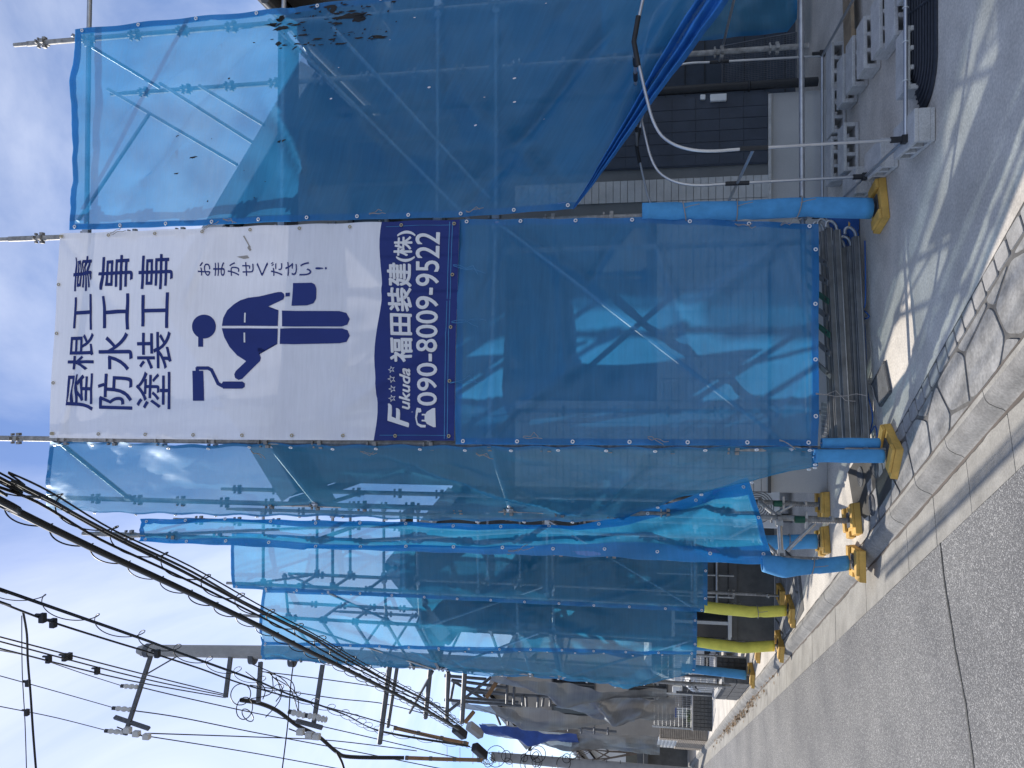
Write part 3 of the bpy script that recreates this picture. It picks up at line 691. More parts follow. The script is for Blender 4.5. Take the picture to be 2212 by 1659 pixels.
for k in range(4):
    cx, cy = 848.5, 861 - k * 20.5
    def star(r0, ri): return [(cx + (r0 if i % 2 == 0 else ri) * -math.cos(i * math.pi / 5), cy - (r0 if i % 2 == 0 else ri) * math.sin(i * math.pi / 5)) for i in range(10)]
    A, Bq = star(8.5, 3.6), star(6.0, 2.2)
    va = [st.verts.new(V((*bab(*p), 0))) for p in A]; vb2 = [st.verts.new(V((*bab(*p), 0))) for p in Bq]
    for i in range(10): st.faces.new((va[i], va[(i + 1) % 10], vb2[(i + 1) % 10], vb2[i]))
lay(st, 'star_row', 'white_print', .007)
def r6(x, y): return (740.6 + x * .33483, 438.9 + y * .33483)
tl_ = poly_bm([r6(*p) for p in ((598, 1322), (600, 1445), (585, 1445), (545, 1425), (535, 1410), (512, 1408), (512, 1398), (530, 1398), (530, 1370), (512, 1370), (512, 1360), (535, 1360), (545, 1345), (580, 1324))])
poly_bm([r6(*p) for p in ((480, 1320), (505, 1325), (510, 1345), (500, 1352), (488, 1350), (482, 1385), (488, 1420), (512, 1430), (540, 1432), (536, 1447), (505, 1447), (480, 1430), (472, 1385), (474, 1340))], tl_)
lay(tl_, 'telephone_symbol', 'white_print', .007)
sl = bmesh.new()
for (a0, b0, a1, b1) in ((.008, .983, .992, .9845), (.008, .9765, .992, .978), (.975, bt + .01, .977, .98), (.022, bt + .01, .024, .98)):
    sl.faces.new([sl.verts.new(V((x, y, 0))) for x, y in ((a0, b0), (a1, b0), (a1, b1), (a0, b1))])
lay(sl, 'stitch_line', 'string_blue', .0055)
sn = bmesh.new()
for q in (((525, 510), (540, 535), (543, 535), (528, 509)), ((512, 555), (535, 552), (540, 558), (528, 560)), ((538, 530), (544, 540), (540, 543), (535, 536))): poly_bm(list(q), sn)
lay(sn, 'dirt_mark', 'stain_grey', .004)

S3 = Sheet([atY(984, 960, 5.91), atY(1400, 962, 5.91), atY(1766, 963, 5.91)], [atY(992, 474, 6.17), atY(1400, 470, 6.17), atY(1768, 484, 6.17)], 0.04, 0.020,
           folds=[((0, .05), (.5, .5), .05, .02), ((1, .1), (.6, .5), .05, .02), ((.95, .95), (.5, .6), .05, .02)], seed=8.8)
o3 = sheet_thing('mesh_sheet', 'blue mesh sheet hanging below the white banner, above the stacked scaffold planks', S3, 'sheet_blue')
for a, b_ in ((.03, .2), (.03, .55), (.02, .9), (.98, .78), (.98, .9)): tie(S3, o3, a, b_)
tie(S3, o3, .22, .99, .34)
S4 = Sheet([atpl(x, y, P3, P4) for x, y in ((106, 1097), (280, 1109), (700, 1118), (1230, 1128), (1330, 1126), (1470, 1075), (1640, 1030), (1766, 1003))],
           [atpl(x, y, P3, P4) for x, y in ((107, 957), (500, 960), (1000, 963), (1500, 967), (1766, 966))], 0.05, 0.025, folds=[((.1, .72), (.9, .5), .08, .05), ((.1, .72), (.8, .8), .06, .05)], seed=12.5, mcols=36)
o4 = sheet_thing('mesh_sheet', 'tall teal mesh sheet turning the corner left of the white banner', S4, 'sheet_teal')
for b_ in (.3, .45, .6): tie(S4, o4, .95, b_)
Q5 = (-.9, 7.2)
S5 = Sheet([atpl(x, y, P5, Q5) for x, y in ((297, 1168), (700, 1190), (1200, 1206), (1500, 1216), (1672, 1219))],
           [atpl(x, y, P5, Q5) for x, y in ((300, 1119), (800, 1126), (1230, 1135), (1330, 1120), (1470, 1080), (1615, 1032))], 0.07, 0.04,
           folds=[((.0, .3), (.2, .9), .04, .07), ((.5, .99), (.3, .6), .06, .06), ((.9, .98), (.1, .75), .06, .06), ((.3, 1), (.8, .7), .05, -.05)], seed=17.2, mcols=36)
o5 = sheet_thing('mesh_sheet', 'crumpled narrow blue sheet with its lower corner pulled aside above bare jack posts', S5, 'sheet_cyan')
tie(S5, o5, .03, .62, .25)
S6 = Sheet([atY(x, y, 9.66) for x, y in ((503, 1270), (900, 1292), (1310, 1312), (1528, 1323))], [atY(x, y, 9.66) for x, y in ((500, 1150), (1000, 1175), (1528, 1200))], 0.05, 0.03,
           folds=[((0, .75), (.5, .95), .08, .05), ((.1, .55), (.9, .7), .08, .04)], seed=23.0, mcols=30)
sheet_thing('mesh_sheet', 'blue sheet ending above the first yellow post cover from the right', S6, 'sheet_cyan')
S7 = Sheet([atY(x, y, 10.42) for x, y in ((566, 1392), (1000, 1405), (1505, 1414))], [atY(x, y, 10.42) for x, y in ((568, 1272), (1300, 1298), (1505, 1312))], 0.06, 0.035,
           folds=[((0, .35), (.9, .1), .1, .05), ((0, .9), (.7, .6), .1, .05)], seed=29.0, mcols=30)
sheet_thing('mesh_sheet', 'blue sheet ending above the second yellow post cover', S7, 'sheet_cyan')
S8 = Sheet([atpl(x, y, Y2, ZP) for x, y in ((565, 1424), (900, 1447), (1270, 1475), (1390, 1480), (1500, 1452))], [atpl(x, y, Y2, ZP) for x, y in ((566, 1388), (1000, 1400), (1505, 1412))], 0.1, 0.05,
           folds=[((0, .8), (.9, .95), .1, .08)], seed=33.0, mcols=24)
sheet_thing('mesh_sheet', 'farthest blue sheet, bulging beside the utility pole, no writing', S8, 'sheet_teal')
S0 = Sheet([atY(x, y, 8.6) for x, y in ((1300, 120), (1480, 92), (1700, 70), (1722, 40))], [atY(x, y, 8.6) for x, y in ((1300, -60), (1722, -60))], 0.05, 0.03, seed=41.0, n=50, mcols=20)
sheet_thing('mesh_sheet', 'dim teal sheet in the shade behind the pipe shelter hoops', S0, 'sheet_teal', ey=False)

# ------------------------------------------------------------------ jack base pads, foam covers
def copy_thing(src, loc, rz, label):
    r = src.copy(); col.objects.link(r); r.location = loc; r.rotation_euler = (0, 0, rz); r['label'] = label
    for ch in src.children:
        c = ch.copy(); col.objects.link(c); c.parent = r
        for g in ch.children:
            k = g.copy(); col.objects.link(k); k.parent = c
    return r
pad0 = thing('base_pad', 'x', 'base pad', (0, 0, 0), 'yellow pads under the scaffold jacks')
b = MB(); b.prism([(-.17, -.13), (.17, -.13), (.17, .13), (.06, .13), (.055, .085), (-.02, .085), (-.025, .13), (-.17, .13)], 0, .052, .006)
b.build('pad_block', 'pad_yellow', pad0, bevel=.004)
for xa, xb in ((-.165, -.09), (.09, .165)):
    b = MB(); b.prism([(xa, -.125), (xb, -.125), (xb, .08), (xa, .08)], .054, .075, .004); b.build('pad_ridge', 'pad_yellow', pad0, bevel=.003)
MB().box((0, -.01, .0585), (.125, .125, .009)).build('jack_plate', 'dark_steel', pad0)
MB().tube([(0, -.01, .06), (0, -.01, .34)], .016, 10).build('jack_screw', 'old_steel', pad0)
nuts = MB().box((0, -.01, .2), (.13, .03, .02)).box((0, -.01, .2), (.045, .045, .03)); nuts.build('jack_nut', 'galvanised', pad0)
padlist = [((*P2, 0), .3, 'yellow base pad under the tall blue foam cover right of the banner'),
           ((*P2i, 0), -.15, 'yellow base pad half hidden behind the tall blue foam cover'),
           ((*P3, 0), 1.05, 'notched yellow base pad under the double blue foam tubes on the flagstones'),
           ((*P4, 0), 1.9, 'yellow base pad under the bare threaded jack on the kerb side'),
           ((*P4i, 0), 1.7, 'yellow base pad under the rear bare jack with green tape'),
           ((*P5, 0), 1.62, 'sunlit yellow base pad at the kerb edge under a bulging blue cover'),
           ((*P5i, 0), 1.9, 'yellow base pad under the short rear blue cover on the slab'),
           ((*Y1, 0), 1.3, 'yellow base pad under the nearer yellow post cover'),
           ((*Y1i, 0), 1.5, 'yellow base pad on far flagstones behind the nearer yellow cover'),
           ((*Y2, 0), 1.2, 'yellow base pad under the farther yellow post cover'),
           ((-4.15, 12.5, 0), 1.2, 'yellow base pad under the thin blue cover beside the farther yellow cover'),
           ((-4.78, 13.1, 0), 1.3, 'farthest yellow base pad, by the low dark tile wall')]
for i, (l, r, lab) in enumerate(padlist):
    if i == 0:
        pad0.location = l; pad0.rotation_euler = (0, 0, r); pad0['label'] = lab
    else: copy_thing(pad0, l, r, lab)

def cover(name, label, pts, r, mt, ties=(), bulge=0.0, group='foam covers on the scaffold feet', seed=0, slit=True):
    pts = [V(p) for p in pts]; n = 26; seg = 18; path = resample(pts, n)
    b = MB(); vs = []; fs = []
    for i, p in enumerate(path):
        t = i / n
        for k in range(seg + 1):
            a = R(100) + (2 * math.pi - R(16 if slit else 0)) * k / seg
            rr = r * (1 + .09 * noise.noise(V((math.cos(a) * 1.2 + seed, math.sin(a) * 1.2, t * 3))) + bulge * math.exp(-((t - .22) / .18) ** 2))
            for (tt, am) in ties: rr *= 1 - .12 * math.exp(-((t - tt) / .025) ** 2)
            vs.append(p + V((math.cos(a) * rr, math.sin(a) * rr, 0)))
    for i in range(n):
        for k in range(seg): fs.append((i * (seg + 1) + k, i * (seg + 1) + k + 1, (i + 1) * (seg + 1) + k + 1, (i + 1) * (seg + 1) + k))
    b.add(vs, fs, True); me = b.mesh(name, mt); o = link(name, me, label=label, cat='foam cover', group=group)
    so_ = o.modifiers.new('thick', 'SOLIDIFY'); so_.thickness = .012; so_.offset = 1
    for (tt, am) in ties:
        p = path[int(tt * n)]
        MB().torus(p, (random.uniform(-.2, .2), random.uniform(-.1, .1), 1), r * .97 + .010, .004, 18, 5).build('tie_string', 'string', o)
        MB().tube([p + V((.2 * r, -r * 1.02, 0)), p + V((.35 * r, -r * 1.25, -.05)), p + V((.5 * r, -r * 1.15, -.11))], .003, 5).build('tie_string', 'string', o)
    return o
cover('post_cover', 'tall blue foam post cover tied with string right of the banner', [(1.36, 6.2, 1.8), (1.35, 6.2, 1.2), (1.36, 6.2, .6), (1.33, 6.2, .09)], .078, 'foam_blue', ((.2, 1), (.45, 1), (.72, 1)), seed=1)
cover('post_cover', 'left tube of the short double blue foam cover on the flagstones', [(-.525, 5.9, .56), (-.52, 5.9, .09)], .048, 'foam_blue', seed=2)
cover('post_cover', 'right tube of the short double blue foam cover on the flagstones', [(-.435, 5.96, .50), (-.43, 5.96, .10)], .038, 'foam_blue', seed=3)
cover('post_cover', 'bulging blue foam cover at the kerb edge below the crumpled sheet', [(-1.52, 6.78, .80), (-1.545, 6.76, .62), (-1.53, 6.78, .35), (-1.5, 6.83, .10)], .062, 'foam_blue', ((.6, 1),), .38, seed=4)
cover('post_cover', 'short blue foam cover behind the bulging one, tied with black string', [(-1.6, 8.05, .62), (-1.565, 8.05, .09)], .075, 'foam_blue', ((.5, 1),), seed=5)
cover('post_cover', 'nearer yellow foam post cover with one dark tie', [(-2.74, 9.72, 1.05), (-2.77, 9.70, .5), (-2.74, 9.72, .09)], .066, 'foam_yellow', ((.68, 1),), .05, seed=6)
cover('post_cover', 'farther yellow foam post cover, slightly bent', [(-3.42, 10.48, 1.12), (-3.46, 10.45, .5), (-3.42, 10.48, .10)], .068, 'foam_yellow', (), .05, seed=7)
cover('post_cover', 'thin blue foam cover just left of the farther yellow cover', [(-4.16, 12.5, 1.2), (-4.15, 12.5, .12)], .06, 'foam_blue', seed=8)
cover('post_cover', 'farthest blue foam cover, leaning before the low dark wall', [(-4.72, 13.1, 1.15), (-4.78, 13.1, .12)], .072, 'foam_blue', seed=9)

# bare threaded jacks (thick) with green tape, beside the pulled-up sheet
for nm, (x, y), zt in (('front', P4, .62), ('rear', P4i, .6)):
    t = thing('screw_jack', 'thick threaded screw jack with green tape, %s one of the bare pair' % nm, 'screw jack', (x, y, .07), 'bare screw jacks')
    b = MB().tube([(x, y, .07), (x, y, .5)], .021, 12)
    for k in range(16): b.torus((x, y, .1 + k * .019), (0, 0, 1), .022, .005, 12, 5)
    b.build('threaded_rod', 'old_steel', t)
    MB().tube([(x, y, .42), (x, y, .50)], .031, 12).build('tape_band', 'green_tape', t)
    MB().box((x, y, .405), (.15, .03, .02)).build('jack_handle', 'galvanised', t)

# ------------------------------------------------------------------ pipe shelter, blocks, ramp
HP = [(1.575, .13), (1.568, .7), (1.562, 1.15), (1.558, 1.32), (1.572, 1.46), (1.612, 1.58), (1.68, 1.67), (1.78, 1.725), (1.9, 1.76), (2.165, 1.82), (2.33, 1.85)]
HP = HP + [(4.66 - x, z) for x, z in HP[-2::-1]]
def smooth(pl, n=3):
    out = []
    for i in range(len(pl) - 1):
        p0, p1, p2, p3 = pl[max(i - 1, 0)], pl[i], pl[i + 1], pl[min(i + 2, len(pl) - 1)]
        for k in range(n):
            t = k / n; out.append(V([0.5 * (2 * b + (c - a) * t + (2 * a - 5 * b + 4 * c - d) * t * t + (3 * b - a - 3 * c + d) * t ** 3) for a, b, c, d in zip(p0, p1, p2, p3)]))
    out.append(V(pl[-1])); return out
sh = thing('pipe_shelter', 'bare hooped pipe frame of a bicycle shelter standing on concrete blocks', 'pipe shelter', (1.575, 5.3, .13))
for y in (5.3, 6.2, 7.62):
    MB().tube(smooth([(x, y, z) for x, z in HP]), .0108, 10, caps=False).build('hoop', 'bright_pipe', sh)
    for xx, s2 in ((1.563, 1), (3.097, -1)):
        MB().tube([(xx, y, .98), (xx, y, 1.16)], .017, 10).build('connector', 'black_plastic', sh)
        MB().tube([(xx + .012, y, .12), (xx + .01, y, .22)], .02, 10).box((xx + .01, y, .13), (.05, .05, .05)).build('foot_joint', 'black_plastic', sh)
    MB().tube([(2.16, y, 1.825), (2.33, y, 1.855), (2.5, y, 1.825)], .018, 10).build('ridge_joint', 'black_plastic', sh)
for z, xs in ((.13, (1.575, 3.085)), (1.07, (1.563, 3.097))):
    for x in xs: MB().tube([(x, 5.3, z), (x, 7.62, z)], .0115, 8).build('side_rail', 'bright_pipe', sh)
MB().tube([(2.33, 5.3, 1.85), (2.33, 7.62, 1.85)], .0125, 8).build('ridge_pipe', 'bright_pipe', sh)
for y in (5.62, 5.9, 6.75, 7.1): MB().tube([(2.33, y - .07, 1.85), (2.33, y + .07, 1.85)], .0175, 8).build('ridge_sleeve', 'black_plastic', sh)
for y in (5.3, 7.62): MB().tube([(1.575, y, .13), (3.085, y, .13)], .0135, 8).build('base_pipe', 'bright_pipe', sh)
for x in (1.95, 2.2, 2.42, 2.5): MB().torus((x, 5.3, .13), (1, 0, 0), .017, .003, 12, 5).build('wire_tie', 'white_plastic', sh)
b0 = MB(); L, D, H, t_ = .41, .21, .122, .027
b0.box((0, 0, H - t_ / 2), (L, D, t_)).box((0, 0, t_ / 2), (L, D, t_))
for k, wd in ((-.5, .034), (-.167, .03), (.167, .03), (.5, .034)):
    b0.box((k * (L - .034), 0, H / 2), (wd, D, H - 2 * t_ + .0005))
blk = b0.mesh('concrete_block', 'block')
blocks = [(1952, 292, 1.57, 'concrete block under the front corner joint of the pipe shelter'), (1884, 347, 1.57, 'concrete block on the slab just behind the corner block'),
          (1834, 402, 1.57, 'concrete block nearest the tall blue foam cover'), (1946, 138, 0, 'pale concrete block behind the ribbed ramp'),
          (1921, 30, .06, 'concrete block at the right frame edge, nearest of the diagonal row'), (1890, 58, .04, 'second concrete block of the diagonal row, from the frame edge'),
          (1858, 104, .03, 'third concrete block of the diagonal row, three holes showing'), (1834, 142, 0, 'fourth block of the diagonal row, beside the wooden board'),
          (1814, 178, -.03, 'fifth and last block of the diagonal row on the slab'), (1816, 325, 0, 'three-holed block alone behind the left hoop leg'),
          (1790, 150, 0, 'block under the right end of the rear base pipe'), (1791, 246, 0, 'block under the middle of the rear base pipe'), (1789, 350, 0, 'block under the left end of the rear base pipe'), (1948, -70, 0, 'block at the far right corner of the shelter')]
for ix, iy, rz, lab in blocks:
    p = atz(ix, iy, .122)
    o = link('concrete_block', blk, label=lab, cat='concrete block', group='concrete blocks weighing the shelter', M=Matrix.Translation((p.x, p.y, .001)) @ Matrix.Rotation(rz, 4, 'Z'))
    bv = o.modifiers.new('bevel', 'BEVEL'); bv.width = .004; bv.segments = 1
rm = thing('kerb_ramp', 'black ribbed rubber kerb ramp with rounded end lying before the blocks', 'ramp', (2.1, 5.3, 0))
cx_, cy_ = 2.06, 5.37
outer = [(cx_ + .30 * math.cos(R(a)), cy_ + .25 * math.sin(R(a))) for a in range(180, 271, 9)] + [(x, cy_ - .25) for x in (2.4, 2.8, 3.2, 3.7)]
inner = [(cx_, cy_)] * 11 + [(x, cy_) for x in (2.4, 2.8, 3.2, 3.7)]
b = MB(); n = len(outer)
vs = [V((*p, .012)) for p in outer] + [V((*p, .095)) for p in inner] + [V((*p, 0)) for p in outer] + [V((*p, 0)) for p in inner]
b.add(vs, [(i, i + 1, n + i + 1, n + i) if i >= 10 else (i, i + 1, n + i) for i in range(n - 1)]); b.add(vs, [(2 * n + i, 2 * n + i + 1, i + 1, i) for i in range(n - 1)] + [(n + 10 + i, n + 11 + i, 3 * n + 11 + i, 3 * n + 10 + i) for i in range(n - 11)] + [(n, 0, 2 * n, 3 * n)])
b.build('ramp_body', 'ramp_rubber', rm)
for k in range(1, 10):
    f = k / 10; pts = []
    for i in range(n):
        p = V((*outer[i], .012)).lerp(V((*inner[i], .095)), f); pts.append(p + V((0, 0, .004)))
    MB().tube(pts, .006, 5).build('rib', 'ramp_rubber', rm)
MB().tube([V((*outer[11], .02)), V((*inner[11], .102))], .008, 6).build('joint_rib', 'ramp_rubber', rm)
p = atz(1826, 50, .1)
wb_ = thing('wooden_board', 'weathered wooden board lying behind the diagonal row of blocks', 'board', (p.x, p.y, .0))
MB().box((p.x + .1, p.y, .075), (1.0, .24, .03), rz=.1).build('board_face', 'wood', wb_, bevel=.003); MB().box((p.x - .15, p.y, .03), (.08, .2, .055), rz=.1).build('batten', 'wood', wb_)

# ------------------------------------------------------------------ stacked planks and braces under the sheet
mem = [((1849, 512), (1871, 962), .07, .055, 'outermost'), ((1838, 532), (1858, 962), .10, .045, 'second'), ((1824, 536), (1845, 962), .14, .05, 'third'), ((1808, 498), (1832, 962), .20, .055, 'fourth'), ((1790, 494), (1815, 962), .25, .06, 'fifth'), ((1779, 500), (1802, 962), .28, .05, 'innermost')]
for p, q, z, wd, lab in mem:
    A, Bq = atz(*p, z), atz(*q, z)
    t = thing('scaffold_plank', 'long grey scaffold plank rail with end hook, %s of the stack below the blue sheet' % lab, 'scaffold plank', A, 'stacked scaffold rails')
    b = MB(); b.beam(A, Bq, wd, .055); b.beam(A + V((0, 0, .03)), Bq + V((0, 0, .03)), wd * .35, .012); b.build('rail_body', 'alu_plank', t, bevel=.006)
    b = MB(); b.beam(A + V((0, -wd / 2 - .004, -.012)), Bq + V((0, -wd / 2 - .004, -.012)), .006, .006); b.build('rail_flange', 'galvanised', t)
    d = (A - Bq).normalized()
    hk = [A, A + d * .05 + V((0, 0, .01)), A + d * .085 + V((0, 0, .045)), A + d * .07 + V((0, 0, .08)), A + d * .03 + V((0, 0, .085))]
    MB().tube(smooth(hk, 3), .013, 8).build('hook', 'galvanised', t)
for k, iy in enumerate((560, 600, 640, 676, 712, 752, 800)):
    A = atz(1779 + k * 1.2, iy, .33); c = 'green_tape' if k in (2, 4) else 'alu_plank'
    t = thing('scaffold_brace', ('green taped' if c == 'green_tape' else 'grey') + ' flattened brace end with a bolt hole, %s from the hooks' % ('first second third fourth fifth sixth seventh'.split()[k]), 'brace', A, 'brace ends on the stack')
    b = MB(); b.beam(A + V((-.05, -.05, -.02)), A + V((.03, .12, .02)), .05, .012); b.beam(A + V((.03, .12, .02)), A + V((.16, .5, .04)), .034, .02); b.build('flat_end', c, t, bevel=.004)
    MB().tube([A + V((-.025, -.02, .0)), A + V((-.025, -.02, .006))], .010, 10).build('bolt_hole', 'black_plastic', t)
A, C_ = atz(1785, 885, .3), atz(1790, 960, .3)
t = thing('mesh_plank', 'expanded metal walkway plank end beside the double blue foam tubes', 'walkway plank', A)
MB().box(((A.x + C_.x) / 2, A.y + .1, .28), (abs(A.x - C_.x) + .1, .22, .01)).build('plank_sheet', 'dark_steel', t)
b = MB()
for k in range(12): b.beam((C_.x - .05 + k * .035, A.y, .29), (C_.x - .05 + k * .035, A.y + .22, .29), .006, .006)
for k in range(8): b.beam((C_.x - .06, A.y + .01 + k * .028, .292), (A.x + .06, A.y + .01 + k * .028, .292), .005, .006)
b.build('mesh_bars', 'galvanised', t)
# folded tarp at the hooks, rope tangle, loose cords
def cloth(name, label, c, sx, sy, h, mt, cat, seed=0):
    b = MB(); n = 22; vs = []
    for j in range(n + 1):
        for i in range(n + 1):
            x, y = (i / n - .5), (j / n - .5); e = 1 - max(abs(x), abs(y)) * 2
            vs.append(V(c) + V((x * sx, y * sy, max(.004, h * min(1, e * 2.5) * (.6 + .9 * noise.noise(V((x * 4 + seed, y * 5, seed)))) + .02 * abs(noise.noise(V((x * 14, y * 14, seed))))))))
    b.add(vs, [(j * (n + 1) + i, j * (n + 1) + i + 1, (j + 1) * (n + 1) + i + 1, (j + 1) * (n + 1) + i) for j in range(n) for i in range(n)], True)
    return link(name, b.mesh(name, mt), label=label, cat=cat)
p = atz(1850, 497); cloth('folded_tarp', 'crumpled blue tarp tucked behind the hooks of the stacked planks', (p.x + .05, p.y + .2, 0), .45, .6, .22, 'tarp_blue', 'tarp', 3)
def cord(name, label, px, z, r, mt, cat='cord'):
    pts = smooth([atz(*p, z) + V((0, 0, random.uniform(0, .02))) for p in px], 4); o = link(name, MB().tube(pts, r, 5).mesh(name, mt), label=label, cat=cat); return o
random.seed(5)
cord('rope', 'knotted blue rope along the bottom of the plank stack', [(1872, 520), (1874, 600), (1873, 660), (1862, 676), (1872, 690), (1866, 668), (1878, 684), (1862, 692), (1872, 700), (1874, 760), (1878, 840), (1886, 900), (1880, 940), (1892, 920), (1898, 950), (1886, 960)], .02, .006, 'tarp_blue', 'rope')
cord('extension_cord', 'thin grey cord looping over the drain grating', [(1880, 740), (1885, 790), (1878, 826), (1890, 838), (1896, 880), (1892, 930), (1884, 960)], .012, .004, 'string')
# drain grating
gq = [atz(1911.5, 782, .006), atz(1924, 845, .006), atz(1903, 876, .006), atz(1884, 833, .006)]
gt = thing('drain_grating', 'square steel drain grating set in the slab near the plank stack', 'grating', gq[0])
b = MB()
for i in range(4): b.beam(gq[i], gq[(i + 1) % 4], .022, .02)
b.build('grating_frame', 'dark_steel', gt)
b = MB()
for k in range(1, 20): b.beam(gq[0].lerp(gq[1], k / 20), gq[3].lerp(gq[2], k / 20), .007, .02)
for k in range(1, 11): b.beam(gq[0].lerp(gq[3], k / 11) + V((0, 0, .004)), gq[1].lerp(gq[2], k / 11) + V((0, 0, .004)), .005, .012)
b.build('grating_bars', 'galvanised', gt)
strip('grating_pit', gq, -.001 + .003, 'dark_steel')
for ix, iy, lab in ((1891, 1009, 'round drain lid nearest the double blue foam tubes'), (1859, 1030, 'round drain lid deeper in the wet patch'), (1884, 1091, 'round drain lid with a bolt pattern, nearest the bare screw jack')):
    p = atz(ix, iy, .004); t = thing('manhole_cover', lab, 'drain lid', p, 'small drain lids on the wet slab')
    MB().tube([(p.x, p.y, .0), (p.x, p.y, .009)], .085, 28).build('lid_disc', 'dark_steel', t)
    b = MB()
    for rr in (.03, .055, .078): b.torus((p.x, p.y, .009), (0, 0, 1), rr, .003, 28, 5)
    b.build('lid_rings', 'dark_steel', t)

# ------------------------------------------------------------------ houses
def gable_house(name, label, x0, x1, y0, y1, fh, eave, peak, wmt, fmt='foundation', windows=(), ov=.42, ovl=None, roofmt='roof_slate', wall2=None):
    t = thing(name, label, 'house', (x0, y0, 0)); xm = (x0 + x1) / 2
    MB().box((xm, (y0 + y1) / 2, fh / 2), (x1 - x0, y1 - y0, fh)).build('foundation', fmt, t)
    b = MB(); pr = [(x0, fh + .002), (x1, fh + .002), (x1, eave), (xm, peak), (x0, eave)]; e = .03
    vs = [V((x, y0 - e, z)) for x, z in pr] + [V((x, y1 + e, z)) for x, z in pr]; b.add(vs, [(0, 1, 2, 3, 4), (9, 8, 7, 6, 5)] + [(i, 5 + i, 5 + (i + 1) % 5, (i + 1) % 5) for i in range(5)])
    wl = b.build('wall', wmt, t)
    sl = (peak - eave) / (x1 - xm); th = .14
    for sg in (-1, 1):
        oo = ovl if (sg < 0 and ovl is not None) else ov
        xe = xm + sg * ((x1 - x0) / 2 + oo); ze = eave - oo * sl
        b = MB(); vs = [V((xm + sg * .003, y, peak + .05)) for y in (y0 - ov, y1 + ov)] + [V((xe, y, ze + .05)) for y in (y0 - ov, y1 + ov)]
        vs += [v + V((0, 0, th)) for v in vs]; b.add(vs, [(0, 1, 3, 2), (4, 6, 7, 5), (0, 4, 5, 1), (2, 3, 7, 6), (0, 2, 6, 4), (1, 5, 7, 3)])
        rf = b.build('roof', roofmt, t)
        MB().tube([(xe + sg * .06, y0 - ov, ze + .03), (xe + sg * .06, y1 + ov, ze + .03)], .055, 8).build('gutter', 'sash', rf)
        b = MB().beam((xm + sg * .02, y0 - ov - .014, peak + .06), (xe, y0 - ov - .014, ze + .06), .024, .2); b.build('bargeboard', 'soffit', rf)
    for (xa, xb, za, zb, fm) in windows:
        wn = MB().box(((xa + xb) / 2, y0 - .035, (za + zb) / 2), (xb - xa, .02, zb - za)).build('window', 'glass', t)
        b = MB(); yy = y0 - .055
        b.box(((xa + xb) / 2, yy, zb + .02), (xb - xa + .1, .05, .05)).box(((xa + xb) / 2, yy, za - .02), (xb - xa + .1, .07, .05))
        for xx in (xa - .02, (xa + xb) / 2, xb + .02): b.box((xx, yy, (za + zb) / 2), (.045, .045, zb - za - .004))
        b.build('window_frame', fm, wn)
    return t, wl
hA, wA = gable_house('house', 'corner house with pale stone tiles and dark panels behind the banner scaffold', -1.08, 2.9, 8.0, 14, .55, 5.45, 6.75, 'grey_siding', ovl=.1,
                     windows=((.1, 1.6, 1.75, 3.2, 'sash'), (1.7, 2.6, 3.9, 4.9, 'sash'), (-.5, .9, 4.0, 5.0, 'sash')))
# stone tiles: pieces near the shelter as parts, the rest as one part
def tiles(x0, x1, z0, z1, y, tw, thh, mt, par, nmax, pred=None):
    meshes = []; b0 = MB().box((0, 0, 0), (tw - .005, .016, thh - .005)); tm = None; rest = MB(); cnt = 0; z = z0; r = 0
    lst = []
    while z < z1 - thh * .5:
        x = x0
        while x < x1 - tw * .6: lst.append((x + tw / 2, z + thh / 2)); x += tw
        z += thh; r += 1
    lst.sort(key=lambda p: (-p[0] * 1.0 + p[1] * .8) if pred is None else pred(p))
    tm = b0.mesh('tile', mt)
    for x, zz in lst:
        if pred is None and any(xa - .06 < x + tw / 2 and x - tw / 2 < xb + .06 and za - .06 < zz < zb + .06 for xa, xb, za, zb in ((.1, 1.6, 1.75, 3.2),)): continue
        yy = y - .038 - random.uniform(0, .004)
        if cnt < nmax: link('tile', tm, par, M=Matrix.Translation((x, yy, zz)) @ Matrix.Rotation(random.uniform(-.012, .012), 4, 'X')); cnt += 1
        else: rest.box((x, yy, zz), (tw - .005, .016, thh - .005))
    if rest.v: rest.build('tile_field', mt, par, kind='stuff')
tiles(-1.07, 2.19, .56, 3.1, 8.0, .225, .073, 'stone_tile', wA, 280)
bp = MB().box((2.545, 7.955, 3.0), (.71, .02, 4.85)).build('dark_panel', 'navy_tile', hA)
tiles(2.2, 2.88, .57, 5.3, 7.985, .113, .233, 'navy_tile', bp, 120, pred=lambda p: p[1])
b = MB().tube([(2.97, 7.95, .1), (2.97, 7.95, 5.2)], .045, 12); b.torus((2.97, 7.95, .75), (0, 0, 1), .045, .012, 14, 6); b.build('drain_pipe', 'black_plastic', hA)
mb_ = MB().box((2.86, 7.93, 1.05), (.07, .05, .16)).build('meter_box', 'white_plastic', hA, bevel=.006); MB().box((2.875, 7.93, 1.2), (.05, .04, .05)).build('outlet_cap', 'white_plastic', hA, bevel=.006)
MB().box((.02, 7.955, .555), (2.2, .03, .03)).build('flashing', 'sash', hA); MB().box((2.05, 7.955, .553), (1.65, .03, .03)).build('flashing', 'galvanised', hA)
wing = MB().box((4.6, 9.9, 2.5), (3.3, .6, 5.0)).build('rear_wing', 'navy_tile', hA)
b = MB()
for k in range(22): b.box((4.6, 9.592, .12 + k * .233), (3.3, .012, .012))
b.build('wing_joint', 'black_plastic', wing)
MB().box((.7, 7.925, 4.05 + .9), (.9, .05, .05)).build('trim_rail', 'soffit', hA)
